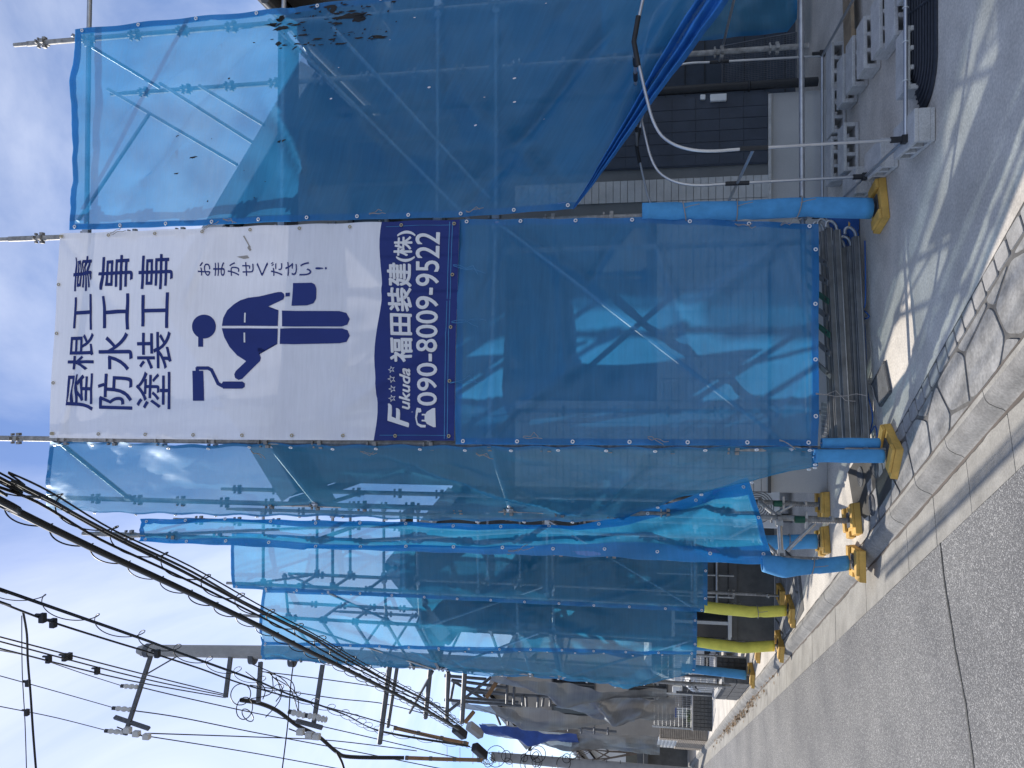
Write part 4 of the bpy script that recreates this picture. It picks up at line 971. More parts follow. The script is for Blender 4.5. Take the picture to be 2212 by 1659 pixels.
hB, wB = gable_house('house', 'second house with dark tiled plinth behind the yellow post covers', -3.66, -1.75, 11.1, 15, .5, 4.6, 5.4, 'dark_siding', 'dark_tile_wall',
                     windows=((-2.75, -2.15, 3.3, 4.2, 'sash'), (-3.6, -3.0, 3.3, 4.2, 'sash'), (-3.55, -3.1, .62, 1.35, 'white_sash')), ov=.18, ovl=.04)
b = MB()
for z in [.62 + .19 * k for k in range(12)]: b.box((-2.45, 11.062, z), (1.38, .012, .012))
b.build('siding_joint', 'black_plastic', wB)
vp = MB().box((-2.18, 11.040, 1.05), (.24, .06, .30)).build('vent_box', 'soffit', hB, bevel=.01)
b = MB()
for k in range(4):
    for j in range(3): b.tube([(-2.24 + k * .04, 11.012, 1.0 - j * .035), (-2.24 + k * .04, 11.007, 1.0 - j * .035)], .011, 8)
b.build('vent_holes', 'black_plastic', vp)
for z in (.78, 1.12): MB().tube([(-3.1, 10.970, z), (-2.2, 10.970, z)], .02, 8).build('window_bar', 'galvanised', hB)
for x in (-2.95, -2.65, -2.35): MB().tube([(x, 10.990, .55), (x, 10.990, 1.6)], .016, 8).build('window_bar', 'galvanised', hB)
MB().tube([(-2.3, 10.990, .1), (-2.3, 10.990, 4.2)], .04, 10).build('drain_pipe', 'soffit', hB)
gable_house('house', 'third house with grey walls under the farthest blue sheets', -5.2, -3.3, 16.2, 20, .5, 4.3, 5.0, 'grey_siding', 'grey_block', windows=((-4.9, -4.3, 1.2, 2.0, 'white_sash'), (-4.9, -4.3, 3.0, 4.0, 'sash')))
hD, wD = gable_house('house', 'beige house with window rows behind the grey sheeted scaffold', -11.9, -9.4, 26.2, 34, .5, 5.9, 7.0, 'beige_siding', 'grey_block', windows=((-10.5, -9.9, 3.4, 4.8, 'sash'), (-11.5, -11.0, 3.4, 4.8, 'sash'), (-10.5, -9.8, 1.0, 2.2, 'sash')))
gable_house('house', 'small white house with blue-grey window at the street end', -19.5, -16.2, 38.5, 46, .4, 3.4, 4.7, 'white_wall', 'grey_block', windows=((-18.9, -17.0, 1.2, 2.6, 'white_sash'),))
gable_house('house', 'distant beige house with dark eaves beyond the brick gate wall', -22.5, -19.0, 44, 52, .4, 3.9, 5.6, 'beige_siding', 'grey_block', windows=((-21.5, -19.8, 1.4, 3.0, 'sash'),))
gable_house('house', 'neighbouring house with dark brown eaves at the right frame edge', 5.25, 11, 9.2, 16, .5, 6.6, 8.4, 'dark_siding', roofmt='sash', ov=.55)
# garden bits between the houses
t = thing('air_conditioner', 'white outdoor unit standing against the second house foundation', 'air conditioner', (-1.55, 10.3, 0))
MB().box((-1.45, 9.9, .42), (.62, .28, .55)).build('unit_case', 'white_plastic', t, bevel=.015)
g = MB()
for k in range(7): g.torus((-1.5, 9.755, .42), (0, 1, 0), .03 + k * .028, .004, 24, 5)
g.build('fan_guard', 'sash', t)
for x in (-1.65, -1.25): MB().box((x, 9.9, .07), (.06, .3, .13)).build('foot', 'grey_block', t)
t = thing('mesh_screen', 'dark wire mesh screen leaning in the shade behind the shelter', 'wire mesh', (3.1, 8.3, .4))
b = MB()
q = [atY(1560, 190, 8.4), atY(1560, 100, 8.4), atY(1720, 70, 8.0), atY(1720, 175, 8.0)]
for k in range(25):
    b.tube([q[0].lerp(q[1], k / 24), q[3].lerp(q[2], k / 24)], .003, 4); b.tube([q[0].lerp(q[3], k / 24), q[1].lerp(q[2], k / 24)], .003, 4)
b.build('mesh_wires', 'dark_steel', t)
b = MB()
for i in range(4): b.tube([q[i], q[(i + 1) % 4]], .008, 6)
b.build('panel_rim', 'dark_steel', t)

# ------------------------------------------------------------------ far street: walls, gate, grey scaffold
def face_box(name, label, cat, a, c, Y, depth, mt, par=None, ztop=None):
    """upright slab whose camera-side face spans two photograph corners at depth Y"""
    p, q = atY(*a, Y), atY(*c, Y); z0 = 0 if ztop is not None else min(p.z, q.z)
    b = MB().box(((p.x + q.x) / 2, Y + depth / 2, (max(p.z, q.z) + max(0, min(p.z, q.z))) / 2), (abs(p.x - q.x), depth, max(p.z, q.z) - max(0, min(p.z, q.z))))
    return b.build(name, mt, par, label=label, cat=cat), p, q
t = thing('garden_wall', 'low dark tiled wall right behind the farthest blue foam cover', 'wall', atz(1613, 1455))
p, q = atz(1612, 1424), atz(1612, 1488); Yw = p.y
for i in range(7):
    for j in range(5):
        wx = (p.x - q.x) / 7; MB().box((q.x + (i + .5) * wx, Yw + .06, .05 + j * .1), (wx - .01, .12, .092)).build('tile', 'dark_tile_wall', t)
MB().box(((p.x + q.x) / 2, Yw + .07, .25), (p.x - q.x - .02, .1, .48)).build('wall_core', 'mortar', t); MB().box(((p.x + q.x) / 2, Yw + .06, .515), (p.x - q.x + .03, .16, .03)).build('coping', 'foundation', t)
def wire_fence(name, label, a, b_, z0, z1, nx, nz, postmt='galvanised', r=.0035):
    t = thing(name, label, 'fence', a); A = V((a[0], a[1], 0)); Bq = V((b_[0], b_[1], 0)); m = MB()
    for i in range(nx + 1):
        p = A.lerp(Bq, i / nx); m.tube([p + V((0, 0, z0)), p + V((0, 0, z1))], r, 4)
    m.build('upright_wires', postmt, t); m = MB()
    for k in range(nz + 1):
        z = z0 + (z1 - z0) * k / nz; m.tube([A + V((0, 0, z)), Bq + V((0, 0, z))], r, 4)
    m.build('cross_wires', postmt, t)
    for e in (A, Bq): MB().tube([e + V((0, 0, 0)), e + V((0, 0, z1 + .05))], .025, 8).build('fence_post', postmt, t)
    return t
wire_fence('wire_fence', 'pale wire fence above the low dark tiled wall by the blue foam covers', (q.x, Yw + .06), (p.x, Yw + .06), .55, 1.45, 14, 8)
t = thing('block_wall', 'low rough grey block wall running along the street below the white van', 'wall', atz(1600, 1505))
a, c = atz(1594, 1506), atz(1622, 1470)
d = (c - a); L = d.length; d.normalize()
for i in range(4):
    for j in range(2):
        MB().beam(a + d * (L / 4 * i + .01) + V((0, 0, .12 + j * .215)), a + d * (L / 4 * (i + 1) - .01) + V((0, 0, .12 + j * .215)), .12, .2).build('block_course', 'grey_block', t)
MB().beam(a + V((0, 0, .455)), c + V((0, 0, .455)), .16, .04).build('coping', 'foundation', t)
wire_fence('wire_fence', 'wire fence on the rough grey block wall, beside the white van', (a.x, a.y + .05), (c.x, c.y + .05), .48, 1.1, 9, 4, 'dark_steel')
# white van parked behind the fence, facing the viewer
Yv = 15.75; xl, xr = -6.25, -4.80; xm_ = (xl + xr) / 2
van = thing('parked_van', 'white van parked nose-out behind the wire fence by the rough block wall', 'van', (xm_, Yv, 0))
def loft(rings, name, mt, par, bevel=0.0):
    b = MB(); k = len(rings[0]); vs = [p for r_ in rings for p in r_]
    fs = [(i * k + j2, i * k + (j2 + 1) % k, (i + 1) * k + (j2 + 1) % k, (i + 1) * k + j2) for i in range(len(rings) - 1) for j2 in range(k)]
    b.add(vs, fs + [tuple(range(k))[::-1], tuple(range((len(rings) - 1) * k, len(rings) * k))]); return b.build(name, mt, par, bevel=bevel)
def rring(y, x0, x1, z0, z1, r):
    return [V((x0 + r, y, z0)), V((x1 - r, y, z0)), V((x1, y, z0 + r)), V((x1, y, z1 - r)), V((x1 - r, y, z1)), V((x0 + r, y, z1)), V((x0, y, z1 - r)), V((x0, y, z0 + r))]
loft([rring(Yv, xl + .1, xr - .1, .3, .72, .1), rring(Yv + .08, xl + .02, xr - .02, .24, .86, .12), rring(Yv + .45, xl, xr, .22, .96, .08), rring(Yv + 3.2, xl, xr, .22, .96, .08)], 'van_body', 'white_plastic', van, .02)
loft([rring(Yv + .42, xl + .04, xr - .04, .90, .99, .04), rring(Yv + .85, xl + .1, xr - .1, .95, 1.66, .12), rring(Yv + 1.2, xl + .12, xr - .12, .95, 1.76, .14), rring(Yv + 3.15, xl + .12, xr - .12, .95, 1.74, .14)], 'van_cabin', 'white_plastic', van, .02)
b = MB(); b.add([V((xl + .12, Yv + .425, .99)), V((xr - .12, Yv + .425, .99)), V((xr - .2, Yv + .80, 1.6)), V((xl + .2, Yv + .80, 1.6))], [(0, 1, 2, 3)]); b.build('windscreen', 'glass', van)
for sx, xx in ((1, xl + .22), (-1, xr - .22)):
    hl = MB().tube([(xx, Yv + .02, .70), (xx, Yv + .12, .70)], .12, 14).build('headlight', 'porcelain', van); MB().tube([(xx, Yv + .005, .70), (xx, Yv + .02, .70)], .07, 12).build('lamp_lens', 'glass', hl)
    MB().box((xx - sx * .30, Yv + .55, 1.08), (.14, .06, .20)).beam((xx - sx * .24, Yv + .56, 1.0), (xx - sx * .12, Yv + .6, .97), .03, .03).build('wing_mirror', 'white_plastic', van, bevel=.02)
    wh = MB().tube([(xx - sx * .12, Yv + .62, .28), (xx + sx * .05, Yv + .62, .28)], .28, 22).build('wheel', 'black_plastic', van); MB().tube([(xx - sx * .135, Yv + .62, .28), (xx - sx * .12, Yv + .62, .28)], .17, 16).build('hub_cap', 'galvanised', wh)
MB().box((xm_, Yv - .005, .52), (.62, .02, .12)).build('grille', 'black_plastic', van); MB().box((xm_, Yv - .012, .40), (.33, .015, .165)).build('number_plate', 'white_print', van)
MB().box((xm_, Yv - .002, .33), (1.2, .03, .06)).build('bumper_strip', 'dark_steel', van)
# second dark wall + blue notice boards + plants + rail
t = thing('garden_wall', 'long low dark tiled wall left of the white van', 'wall', atz(1540, 1545))
p, q = atz(1538, 1507), atz(1538, 1581); Yw2 = p.y
h2 = atY(1497, 1545, Yw2).z
for i in range(9):
    for j in range(5):
        wx = (p.x - q.x) / 9; MB().box((q.x + (i + .5) * wx, Yw2 + .08, (j + .5) * h2 / 5), (wx - .012, .14, h2 / 5 - .01)).build('tile', 'dark_tile_wall', t)
MB().box(((p.x + q.x) / 2, Yw2 + .09, h2 / 2), (p.x - q.x - .02, .12, h2 - .02)).build('wall_core', 'mortar', t)
MB().box(((p.x + q.x) / 2, Yw2 + .08, h2 + .012), (p.x - q.x + .03, .18, .03)).build('coping', 'foundation', t)
wire_fence('wire_fence', 'tall wire fence with pale posts on the long low dark wall', (q.x, Yw2 + .08), (p.x, Yw2 + .08), h2 + .05, h2 + 1.0, 16, 9)
t = thing('notice_board', 'pale gridded notice board with dark blue bands behind the wire fence', 'notice board', atY(1480, 1545, Yw2 + .6))
p_, q_ = atY(1462, 1530, Yw2 + .6), atY(1494, 1553, Yw2 + .6)
MB().box(((p_.x + q_.x) / 2, Yw2 + .62, (p_.z + q_.z) / 2), (p_.x - q_.x, .03, p_.z - q_.z)).build('board_panel', 'white_plastic', t)
for zz in (p_.z + .05, q_.z - .06): MB().box(((p_.x + q_.x) / 2, Yw2 + .615, zz), (p_.x - q_.x, .03, .09)).build('blue_band', 'bright_tarp', t)
for k in range(4): MB().box((q_.x + (k + .5) * (p_.x - q_.x) / 4, Yw2 + .6, (p_.z + q_.z) / 2), (.012, .012, p_.z - q_.z)).build('grid_line', 'sash', t)
b = MB(); random.seed(11); pc_ = atY(1493, 1548, Yw2 + .35)
for k in range(60):
    d = V((random.gauss(0, 1), random.gauss(0, .6), abs(random.gauss(.5, .6)))).normalized(); s0 = V((pc_.x, pc_.y, pc_.z - .05)); e = s0 + d * random.uniform(.1, .35); sd_ = d.cross(V((0, 0, 1))).normalized() * .025
    b.add([s0 + d * .05, s0.lerp(e, .6) + sd_, e, s0.lerp(e, .6) - sd_], [(0, 1, 2, 3)])
t = thing('plant', 'small leafy green plant behind the long dark wall', 'plant', pc_); b.build('leaves', 'leaf', t); MB().tube([(pc_.x, pc_.y, 0), (pc_.x, pc_.y, pc_.z)], .03, 6).build('stem', 'bark', t)
# brick gate wall with white lattice
t = thing('brick_wall', 'tan brick gate wall with a white lattice opening near the street end', 'wall', atz(1529, 1600))
a, c = atz(1529, 1577), atz(1529, 1600); Yb = a.y; hb = atY(1425, 1590, Yb).z
n = 26
for k in range(n):
    z0 = hb * k / n
    MB().box(((a.x + c.x) / 2, Yb + .06, z0 + hb / n / 2), (a.x - c.x, .1, hb / n - .012)).build('brick', 'tan_brick', t)
yend = Yb + 3.2
for k in range(n):
    z0 = hb * k / n; y1_ = yend if z0 < hb * .58 else Yb + .55
    q0 = V((c.x - .02, Yb + .12, z0 + hb / n / 2)); MB().beam(q0, q0 + SV * (y1_ - Yb), .1, hb / n - .012).build('brick', 'tan_brick', t)
MB().box(((a.x + c.x) / 2 + .02, Yb + .10, hb / 2), (a.x - c.x - .04, .08, hb - .02)).build('wall_core', 'mortar', t); MB().beam(V((c.x + .01, Yb + .16, hb * .29)), V((c.x + .01, Yb + .16, hb * .29)) + SV * 3.0, .06, hb * .57).build('wall_core', 'mortar', t)
lt = MB(); zl0, zl1 = hb * .6, hb
L0 = V((c.x - .02, Yb + .12, 0)) + SV * .62
for k in range(8): p0 = L0 + SV * (.36 * k); lt.beam(p0 + V((0, 0, zl0)), p0 + V((0, 0, zl1)), .07, .06, up=SV)
for k in range(6): p0 = L0 + V((0, 0, zl0 + (zl1 - zl0) * k / 5)); lt.beam(p0, p0 + SV * 2.56, .064, .045)
lt.build('lattice', 'white_plastic', t)
t = thing('carport', 'dark flat-roofed carport beyond the brick gate wall', 'carport', atY(1500, 1640, 30))
p_, q_ = atY(1395, 1622, 28), atY(1510, 1634, 28)
MB().box((p_.x - 1.2, 30, p_.z), (3.0, 4, .16)).build('carport_roof', 'sash', t)
for x in (p_.x + .1, p_.x - 2.5): MB().tube([(x, 28.4, 0), (x, 28.4, p_.z)], .06, 8).build('carport_post', 'sash', t)
MB().box((p_.x - 1.2, 31.9, 1.0), (2.8, .06, 2.0)).build('carport_shutter', 'dark_siding', t)
# dry leaves in the gutter
random.seed(21); b = MB()
for k in range(420):
    s = random.gauss(17.5, 2.2); n_ = random.gauss(1.975, .05); p = ns(n_, s, -.07 + random.uniform(0, .02)); a = random.uniform(0, 6.28); L = random.uniform(.02, .05)
    u_ = V((math.cos(a), math.sin(a), random.uniform(-.4, .4))) * L; v_ = V((-math.sin(a), math.cos(a), random.uniform(-.4, .4))) * L * .5
    b.add([p - u_, p + v_, p + u_, p - v_], [(0, 1, 2, 3)])
o = b.build('fallen_leaves', 'dry_leaf', kind='stuff')
# grey scaffold
def Z6(x, y): return (960 + .186 * x, 1357.3 + .186 * y)
t = thing('scaffold', 'far scaffold of dark tubes under grey sheets, past the utility pole', 'scaffold', (-7.6, 18.5, 0))
tubes = [((0, 550), (490, 590), 16.5), ((80, 600), (720, 690), 16.8), ((250, 690), (900, 790), 17.2), ((290, 740), (1380, 800), 17.4), ((250, 810), (860, 860), 17.4), ((0, 830), (900, 900), 17.6), ((60, 530), (30, 960), 17.0), ((240, 540), (210, 1060), 17.1), ((110, 630), (75, 820), 17.6), ((730, 640), (725, 870), 17.0), ((810, 690), (805, 880), 17.2), ((910, 770), (910, 890), 17.4), ((950, 800), (955, 900), 17.2), ((1090, 790), (1085, 910), 17.4), ((1160, 720), (1140, 900), 17.5), ((1235, 720), (1230, 900), 17.5), ((540, 570), (50, 960), 17), ((80, 600), (470, 830), 17.8), ((700, 1060), (2000, 1200), 22.5), ((740, 1020), (740, 1120), 22.5), ((900, 1060), (890, 1140), 22.5), ((1130, 1090), (1130, 1150), 22.5), ((1440, 1120), (1440, 1190), 22.5), ((1590, 1150), (1590, 1210), 22.5), ((1740, 1150), (1740, 1220), 22.5), ((1900, 1160), (1900, 1230), 22.5), ((600, 1000), (650, 1120), 22.5)]
for p, q, Y in tubes: MB().tube([atY(*Z6(*p), Y), atY(*Z6(*q), Y + .15)], .035, 6).build('scaffold_tube', 'dark_steel', t)
for p, q in (((600, 630), (490, 800)), ((340, 970), (240, 1090))): MB().tube([atY(*Z6(*p), 16.6), atY(*Z6(*q), 16.6)], .05, 6).build('orange_tube', 'orange_sleeve', t)
gs = [('grey mesh sheet strip hanging nearest the farthest blue sheet', [(1062, 1470), (1070, 1473), (1146, 1489), (1217, 1496), (1261, 1492), (1371, 1507), (1440, 1510)], [(1062, 1459), (1146, 1466), (1260, 1476), (1371, 1484), (1440, 1488)], 16.2, 'sheet_grey', .1),
      ('broad grey mesh sheet pulled up in folds over the far scaffold', [(1198, 1527), (1300, 1545), (1371, 1551), (1440, 1556), (1458, 1556)], [(1262, 1493), (1330, 1500), (1400, 1506), (1440, 1504), (1458, 1500)], 16.4, 'sheet_grey', .2),
      ('narrow grey mesh strip above the row of window openings', [(980, 1524), (1060, 1540), (1130, 1560), (1240, 1571), (1330, 1562), (1371, 1553)], [(975, 1510), (1090, 1526), (1196, 1529), (1330, 1548), (1371, 1550)], 21.0, 'sheet_grey', .15),
      ('dull grey sheet left of the row of window openings', [(1066, 1590), (1146, 1601), (1250, 1612), (1425, 1632)], [(1040, 1562), (1146, 1570), (1300, 1578), (1425, 1592)], 24.2, 'sheet_grey', .15),
      ('deep blue tarp hanging in a wedge on the far grey scaffold', [(1062, 1587), (1146, 1594), (1254, 1606)], [(1034, 1564), (1120, 1571), (1245, 1585)], 23.9, 'bright_tarp', .12)]
for k, (lab, l, r_, Y, mt, bu) in enumerate(gs):
    S = Sheet([atY(*p, Y + .3) for p in l], [atY(*p, Y) for p in r_], bu, bu * .16, seed=50 + k * 3.3, n=60, mcols=16, folds=[((0, .3), (1, .8), .2, .15), ((1, .1), (.1, .6), .15, .12)])
    link('tarp' if mt == 'bright_tarp' else 'mesh_sheet', S.mesh('sheet', mt), label=lab, cat='tarp' if mt == 'bright_tarp' else 'mesh sheet')
# small bare tree at the street end
random.seed(3); pb = atz(1470, 1640); b = MB()
def branch(p, d, L, r, k):
    q = p + d * L; b.tube([p, p.lerp(q, .5) + V((random.uniform(-.05, .05), 0, 0)) * L, q], r, 5, radii=[r, r * .8, r * .6])
    if k:
        for _ in range(3): branch(q, (d + V((random.uniform(-.7, .7), random.uniform(-.7, .7), random.uniform(-.1, .5)))).normalized(), L * .66, r * .55, k - 1)
tb_ = atY(1390, 1628, 36); tr_ = thing('bare_tree', 'leafless tree standing between the far scaffold and the white house', 'tree', (tb_.x, 36, 0))
branch(V((tb_.x, 36, 0)), V((0, 0, 1)), 2.0, .12, 4); b.build('trunk', 'bark', tr_)

# ------------------------------------------------------------------ utility poles, arms, insulators
YP = 17.0
pt, pm = atY(308, 1405, YP), atY(590, 1412, YP)
pole = thing('utility_pole', 'tall grey concrete utility pole rising behind the farthest blue sheet', 'utility pole', (pm.x + .08, YP, 0))
MB().tube([(pm.x + .08, YP, 0), (pm.x + .03, YP, pm.z), pt], .15, 16, radii=[.19, .155, .135]).build('pole_shaft', 'pole_concrete', pole)
MB().tube([pt, pt + V((0, 0, .12))], .14, 16, radii=[.135, .09]).build('pole_cap', 'pole_concrete', pole)
for dz in (-.15, -2.9, -3.9): MB().tube([pt + V((.005, 0, dz - .06)), pt + V((.005, 0, dz + .06))], .165, 16).build('pole_band', 'dark_steel', pole)
def arm(a, ya, c, yc, w_=.075): 
    p, q = atY(*a, ya), atY(*c, yc); MB().beam(p, q, w_, .09).build('crossarm', 'dark_steel', pole); return p, q
A1 = arm((326, 1416), 16.95, (270, 1588), 16.3); arm((248, 1549), 16.5, (322, 1574), 16.3, .06)
MB().tube([atY(317, 1456, 16.8), atY(384, 1417, 16.95)], .018, 6).build('arm_strut', 'dark_steel', pole)
A2 = arm((499, 1412), 16.95, (487, 1507), 16.5); A3 = arm((563, 1430), 16.95, (558, 1517), 16.5); A4 = arm((697, 1436), 16.95, (677, 1567), 16.4); arm((640, 1557), 16.4, (696, 1572), 16.3, .06)
def insul(a, ya, c, yc, r=.062):
    p, q = atY(*a, ya), atY(*c, yc)
    f = [p.lerp(q, k / 8) for k in range(9)]; MB().tube(f, r, 12, radii=[r * x for x in (.4, .9, .95, .6, 1, 1, .6, 1, .7)]).build('insulator', 'porcelain', pole)
    MB().tube([p.lerp(q, -.15), p.lerp(q, .2)], r * .7, 10).build('dead_end_cover', 'black_plastic', pole)
insul((266, 1482), 16.7, (298, 1484), 16.75); insul((248, 1530), 16.5, (284, 1533), 16.55); insul((232, 1579), 16.3, (268, 1582), 16.35)
insul((628, 1538), 16.4, (660, 1546), 16.4, .075); insul((664, 1546), 16.4, (690, 1550), 16.4, .075); insul((686, 1551), 16.4, (706, 1555), 16.4, .075)
for ix, iy in ((276, 1577), (295, 1585), (317, 1591), (649, 1581), (668, 1588), (684, 1591)):
    p = atY(ix, iy, 16.3); MB().box(p, (.13, .13, .17)).build('cutout_switch', 'porcelain', pole, bevel=.02); MB().tube([p + V((0, 0, .1)), p + V((.05, 0, .28))], .014, 6).build('cutout_lead', 'black_cable', pole)
Yq = 25.5
p2t, p2b = atY(1062, 1634, Yq), atY(1371, 1661, Yq)
pole2 = thing('utility_pole', 'distant utility pole at the left frame edge tangled in cables', 'utility pole', (p2b.x, Yq, 0))
MB().tube([(p2b.x - .02, Yq, 0), p2b, p2t], .15, 14, radii=[.2, .18, .15]).build('pole_shaft', 'pole_concrete', pole2)
for k in range(14):
    z = 2.5 + k * .45; MB().tube([(p2b.x - .26, Yq - .05, z), (p2b.x + .26, Yq - .05, z)], .012, 5).build('step_bolt', 'dark_steel', pole2)
for a, c, mt in (((982, 1572), (1004, 1590), 'black_plastic'), ((1024, 1612), (1048, 1634), 'black_plastic'), ((1012, 1566), (1040, 1588), 'pole_concrete')):
    p, q = atY(*a, Yq - 1.5), atY(*c, Yq - 1.2); MB().beam(p, q, .26, .24).build('cable_closure', mt, pole2, bevel=.04)
random.seed(9)
for k in range(16):
    c0 = atY(random.uniform(1040, 1240), random.uniform(1628, 1652), Yq - .3); MB().torus(c0, (random.uniform(-1, 1), 1, random.uniform(-1, 1)), random.uniform(.12, .35), .012, 18, 5).build('cable_loop', 'black_cable', pole2)

# ------------------------------------------------------------------ overhead cables
def cable(label, pts, r, mt='black_cable', name='cable', seg=6, group='cables over the street', parent=None):
    o = link(name, MB().tube(smooth(pts, 5), r, seg).mesh(name, mt), parent)
    if parent is None: o['label'] = label; o['category'] = 'cable'; o['group'] = group
    return o
def helix(pts, rad, pitch, r, off=V((0, 0, 0))):
    pts = resample(smooth(pts, 6), 900); out = []; acc = 0
    for i, p in enumerate(pts):
        d = (pts[min(i + 1, len(pts) - 1)] - pts[max(i - 1, 0)]).normalized(); x = d.cross(V((0, 0, 1))).normalized(); y = x.cross(d)
        if i: acc += (p - pts[i - 1]).length
        a = acc / pitch * 2 * math.pi; out.append(p + off + x * math.cos(a) * rad * .5 + y * math.sin(a) * rad)
    return MB().tube(out, r, 4)
K1 = [(-60, 1050), (0, 1086), (198, 1183), (372, 1263), (549, 1347), (667, 1407), (767, 1455), (915, 1531), (990, 1575)]
c1 = [atn(*p, .85) for p in K1]
# continue overhead behind the viewer
ext = lambda c: [c[0] - SV * 8, c[0] - SV * 3] + c
t1 = cable('thick black double telephone cable, lower of the two bundles crossing the blue sheets', ext(c1), .0155)
up = V((0, 0, 1))
cable('', ext([p + V((.012, 0, .03)) for p in c1]), .013, name='cable_strand', parent=t1)
cable('', ext([p + V((.018, 0, .08)) for p in c1]), .004, name='messenger_wire', parent=t1)
hx = helix([p + V((.012, 0, .055)) for p in c1], .045, .26, .0032); hx.build('spiral_hanger', 'black_cable', t1)
K2 = [(-60, 1008), (0, 1037), (99, 1079), (248, 1161), (397, 1235), (549, 1315), (667, 1373), (742, 1420), (841, 1474), (928, 1519), (990, 1566)]
c2 = [atn(*p, .92) for p in K2]
t2 = cable('bundle of thin black cables with spiral loops, just right of the thick double cable', ext(c2), .008)
for k, (dx, dz) in enumerate(((.018, .03), (-.012, .054), (.03, -.018), (.0, -.03))):
    w2 = [p + V((dx, 0, dz)) + V((0, 0, .02 * math.sin(i * 2.1 + k))) for i, p in enumerate(c2)]; cable('', ext(w2),   .0042 + .002 * (k % 2), name='cable_strand', parent=t2)
helix([p + V((0, 0, -.012)) for p in c2], .072, .38, .0032).build('spiral_hanger', 'black_cable', t2)
K3 = [(-60, 1252), (0, 1272), (149, 1324), (298, 1376), (397, 1413), (549, 1468), (618, 1497), (742, 1542), (829, 1581), (1015, 1612)]
c3 = [atn(*p, 1.05) for p in K3]
t3 = cable('cable bundle with spiral loops passing in front of the utility pole head', ext(c3), .0095)
for k, (dx, dz) in enumerate(((.02, .06), (-.02, -.04))): cable('', ext([p + V((dx, 0, dz)) for p in c3]), .006, name='cable_strand', parent=t3)
helix([p + V((0, 0, -.03)) for p in c3], .11, .6, .0042).build('spiral_hanger', 'black_cable', t3)
K4 = [(-40, 1286), (0, 1301), (50, 1321), (119, 1346), (236, 1383), (335, 1413), (434, 1445), (549, 1485), (780, 1548), (1000, 1612)]
c4 = [atn(*p, .95) for p in K4]
cable('single clamped wire running just left of the looped bundle', ext(c4), .008)
hv = lambda px, z, ye: [atz(*px[0], z)] + [atY(*p, y) for p, y in zip(px[1:], ye)]
def wire(label, px, zs, r=.011): return cable(label, [atz(ix, iy, z) for (ix, iy), z in zip(px, zs)], r * .6)
wire('upper of three parallel power lines meeting the short crossarm', [(-40, 1367), (0, 1376), (305, 1455), (487, 1500)], (10.7, 10.8, 11.1, 11.5), .02)
wire('middle of three parallel power lines meeting the short crossarm', [(-40, 1377), (0, 1386), (305, 1465), (487, 1503)], (10.7, 10.8, 11.1, 11.5), .02)
wire('lower of three parallel power lines meeting the short crossarm', [(-40, 1392), (0, 1401), (280, 1470), (487, 1507)], (10.7, 10.8, 11.1, 11.5), .02)
wire('power line ending at the inner white insulator of the top crossarm', [(-30, 1400), (74, 1420), (180, 1455), (262, 1481)], (13.0, 13.1, 13.3, 13.5), .014)
wire('power line ending at the middle white insulator of the top crossarm', [(-30, 1453), (0, 1460), (130, 1496), (246, 1529)], (12.9, 13, 13.2, 13.4), .014)
wire('power line ending at the outer white insulator of the top crossarm', [(-30, 1520), (0, 1526), (120, 1550), (230, 1578)], (12.8, 12.9, 13.1, 13.3), .014)
far = [('power line leaving the inner insulator towards the left frame edge', [(302, 1484), (390, 1505), (549, 1540), (700, 1570), (1000, 1640)]), ('power line leaving the middle insulator towards the left frame edge', [(288, 1535), (390, 1550), (549, 1582), (760, 1622), (960, 1662)]), ('power line leaving the outer insulator towards the left frame edge', [(270, 1583), (330, 1592), (549, 1627), (760, 1666)]), ('paired wires from the outer cutouts along the sky', [(320, 1584), (550, 1592), (720, 1600), (900, 1622)])]
for lab, px in far:
    cable(lab, [atY(*p, 16.4 + 7 * i / (len(px) - 1)) for i, p in enumerate(px)], .014)
cable('thin wire with small clamps between the pole head and the far tubes', [atY(*p, 17 + i * 1.2) for i, p in enumerate([(560, 1450), (720, 1470), (840, 1490), (960, 1530)])], .012)
cable('second thin wire with small clamps below the pole crossarms', [atY(*p, 17 + i * 1.2) for i, p in enumerate([(540, 1480), (720, 1508), (840, 1522), (980, 1560)])], .012)
cable('drop wire crossing the sky towards the left frame edge', [atz(50, 1322, 9.5), atz(58, 1370, 9.6), atz(60, 1425, 9.7), atz(66, 1500, 9.7), atz(72, 1590, 9.6), atz(80, 1690, 9.5)], .014)
cable('thin pale drop wire beside the darker one', [atz(47, 1330, 9.5), atz(48, 1450, 9.6), atz(54, 1560, 9.6), atz(58, 1690, 9.5)], .006)
cable('vertical-looking service wire crossing all lines near the pole', [atY(635, 1425, 14.6), atY(628, 1480, 14.3), atY(622, 1560, 13.8), atY(606, 1690, 13)], .012)
cable('heavy bundled black cable drooping from the pole crossarms', [atY(*p, 16.5 + i * .5) for i, p in enumerate([(520, 1512), (560, 1519), (600, 1536), (642, 1567), (687, 1590), (727, 1624), (757, 1635), (873, 1637)])], .05)
cable('black branch lead dropping off the heavy bundled cable', [atY(*p, 18.5) for p in [(727, 1624), (738, 1645), (745, 1668)]], .03)
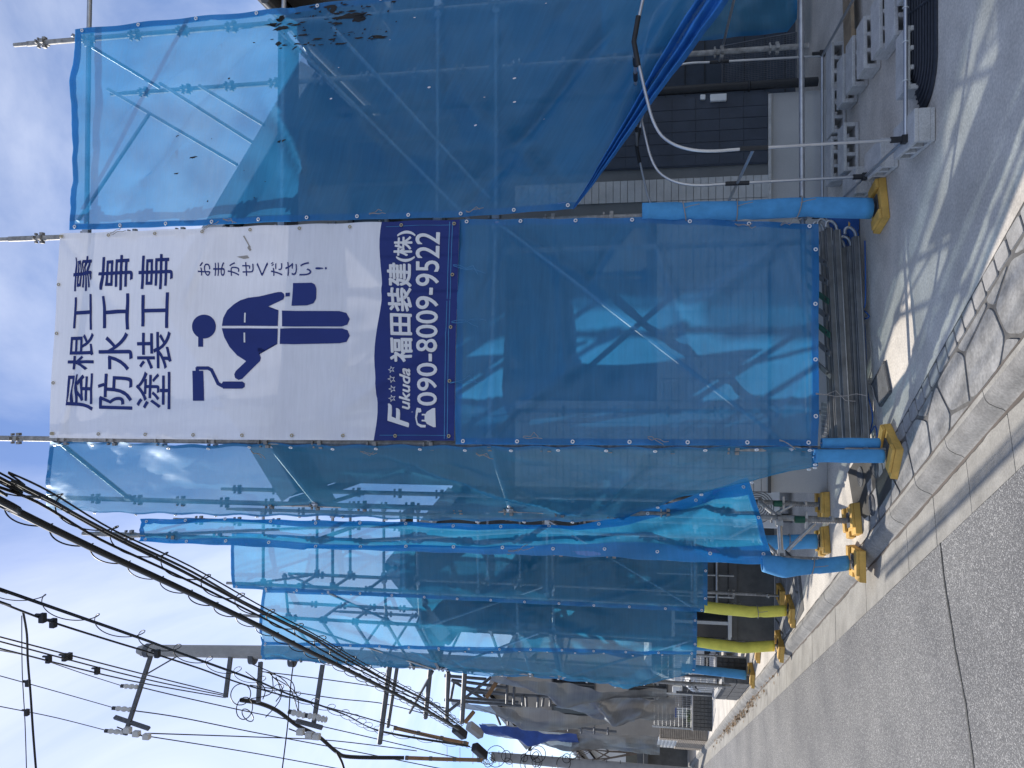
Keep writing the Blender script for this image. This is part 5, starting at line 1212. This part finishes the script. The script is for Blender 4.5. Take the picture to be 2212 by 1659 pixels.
for lab, px in (('nearer orange-brown insulating sleeve on a line', [(851, 1572), (930, 1590), (1012, 1607)]), ('farther orange-brown insulating sleeve at the left frame edge', [(876, 1637), (960, 1640), (1042, 1642)])):
    pts = [atY(*p, 20) for p in px]; o = link('insulating_sleeve', MB().tube(smooth(pts, 4), .05, 10).mesh('sleeve', 'orange_sleeve'), label=lab, cat='cable sleeve', group='orange sleeves on the lines')
    for k in range(4): q = pts[0].lerp(pts[2], k / 3.2); MB().tube([q, q + (pts[2] - pts[0]).normalized() * .08], .058, 10).build('sleeve_joint', 'bark', o)
random.seed(13)
for k, c in enumerate([(520, 1500), (535, 1545), (528, 1530)]):
    MB().torus(atY(*c, 16.4), (random.uniform(-.5, .5), 1, random.uniform(-.5, .5)), random.uniform(.14, .27), .012, 22, 5).build('cable_loop', 'black_cable', pole)
for k in range(7):
    a, c = (540 + random.uniform(-20, 60), 1430 + random.uniform(0, 40)), (560 + random.uniform(-20, 110), 1490 + random.uniform(0, 70))
    p, q = atY(*a, 16.8), atY(*c, 16.4); MB().tube(smooth([p, p.lerp(q, .5) + V((random.uniform(-.2, .2), 0, -.25)), q], 6), .012, 5).build('jumper_lead', 'black_cable', pole)
# clamps / spacers on the lines
def clamp_at(o, p, s=.05):
    b = MB().box(p, (s * 1.6, s, s)).box(p + V((s * .5, 0, s * .8)), (s * .4, s * .5, s * 1.2)); b.build('line_clamp', 'black_plastic', o, bevel=.01)
lines = [o for o in bpy.data.objects if o.name.startswith('cable') and o.get('category') == 'cable']
def fl(lab): return next(o for o in lines if o['label'].startswith(lab))
for (ix, iy), lab, z in (((210, 1449), 'upper', 10.98), ((140, 1420), 'middle', 10.95), ((105, 1424), 'lower', 10.9), ((150, 1418), 'upper', 10.95), ((60, 1458 + 18), 'power line ending at the middle', 13.0), ((58, 1539), 'power line ending at the outer', 12.95)):
    clamp_at(fl(lab), atz(ix, iy, z), .075)
for p in ((92, 1335), (115, 1346), (340, 1412)): clamp_at(fl('single'), atn(*p, .95), .045)
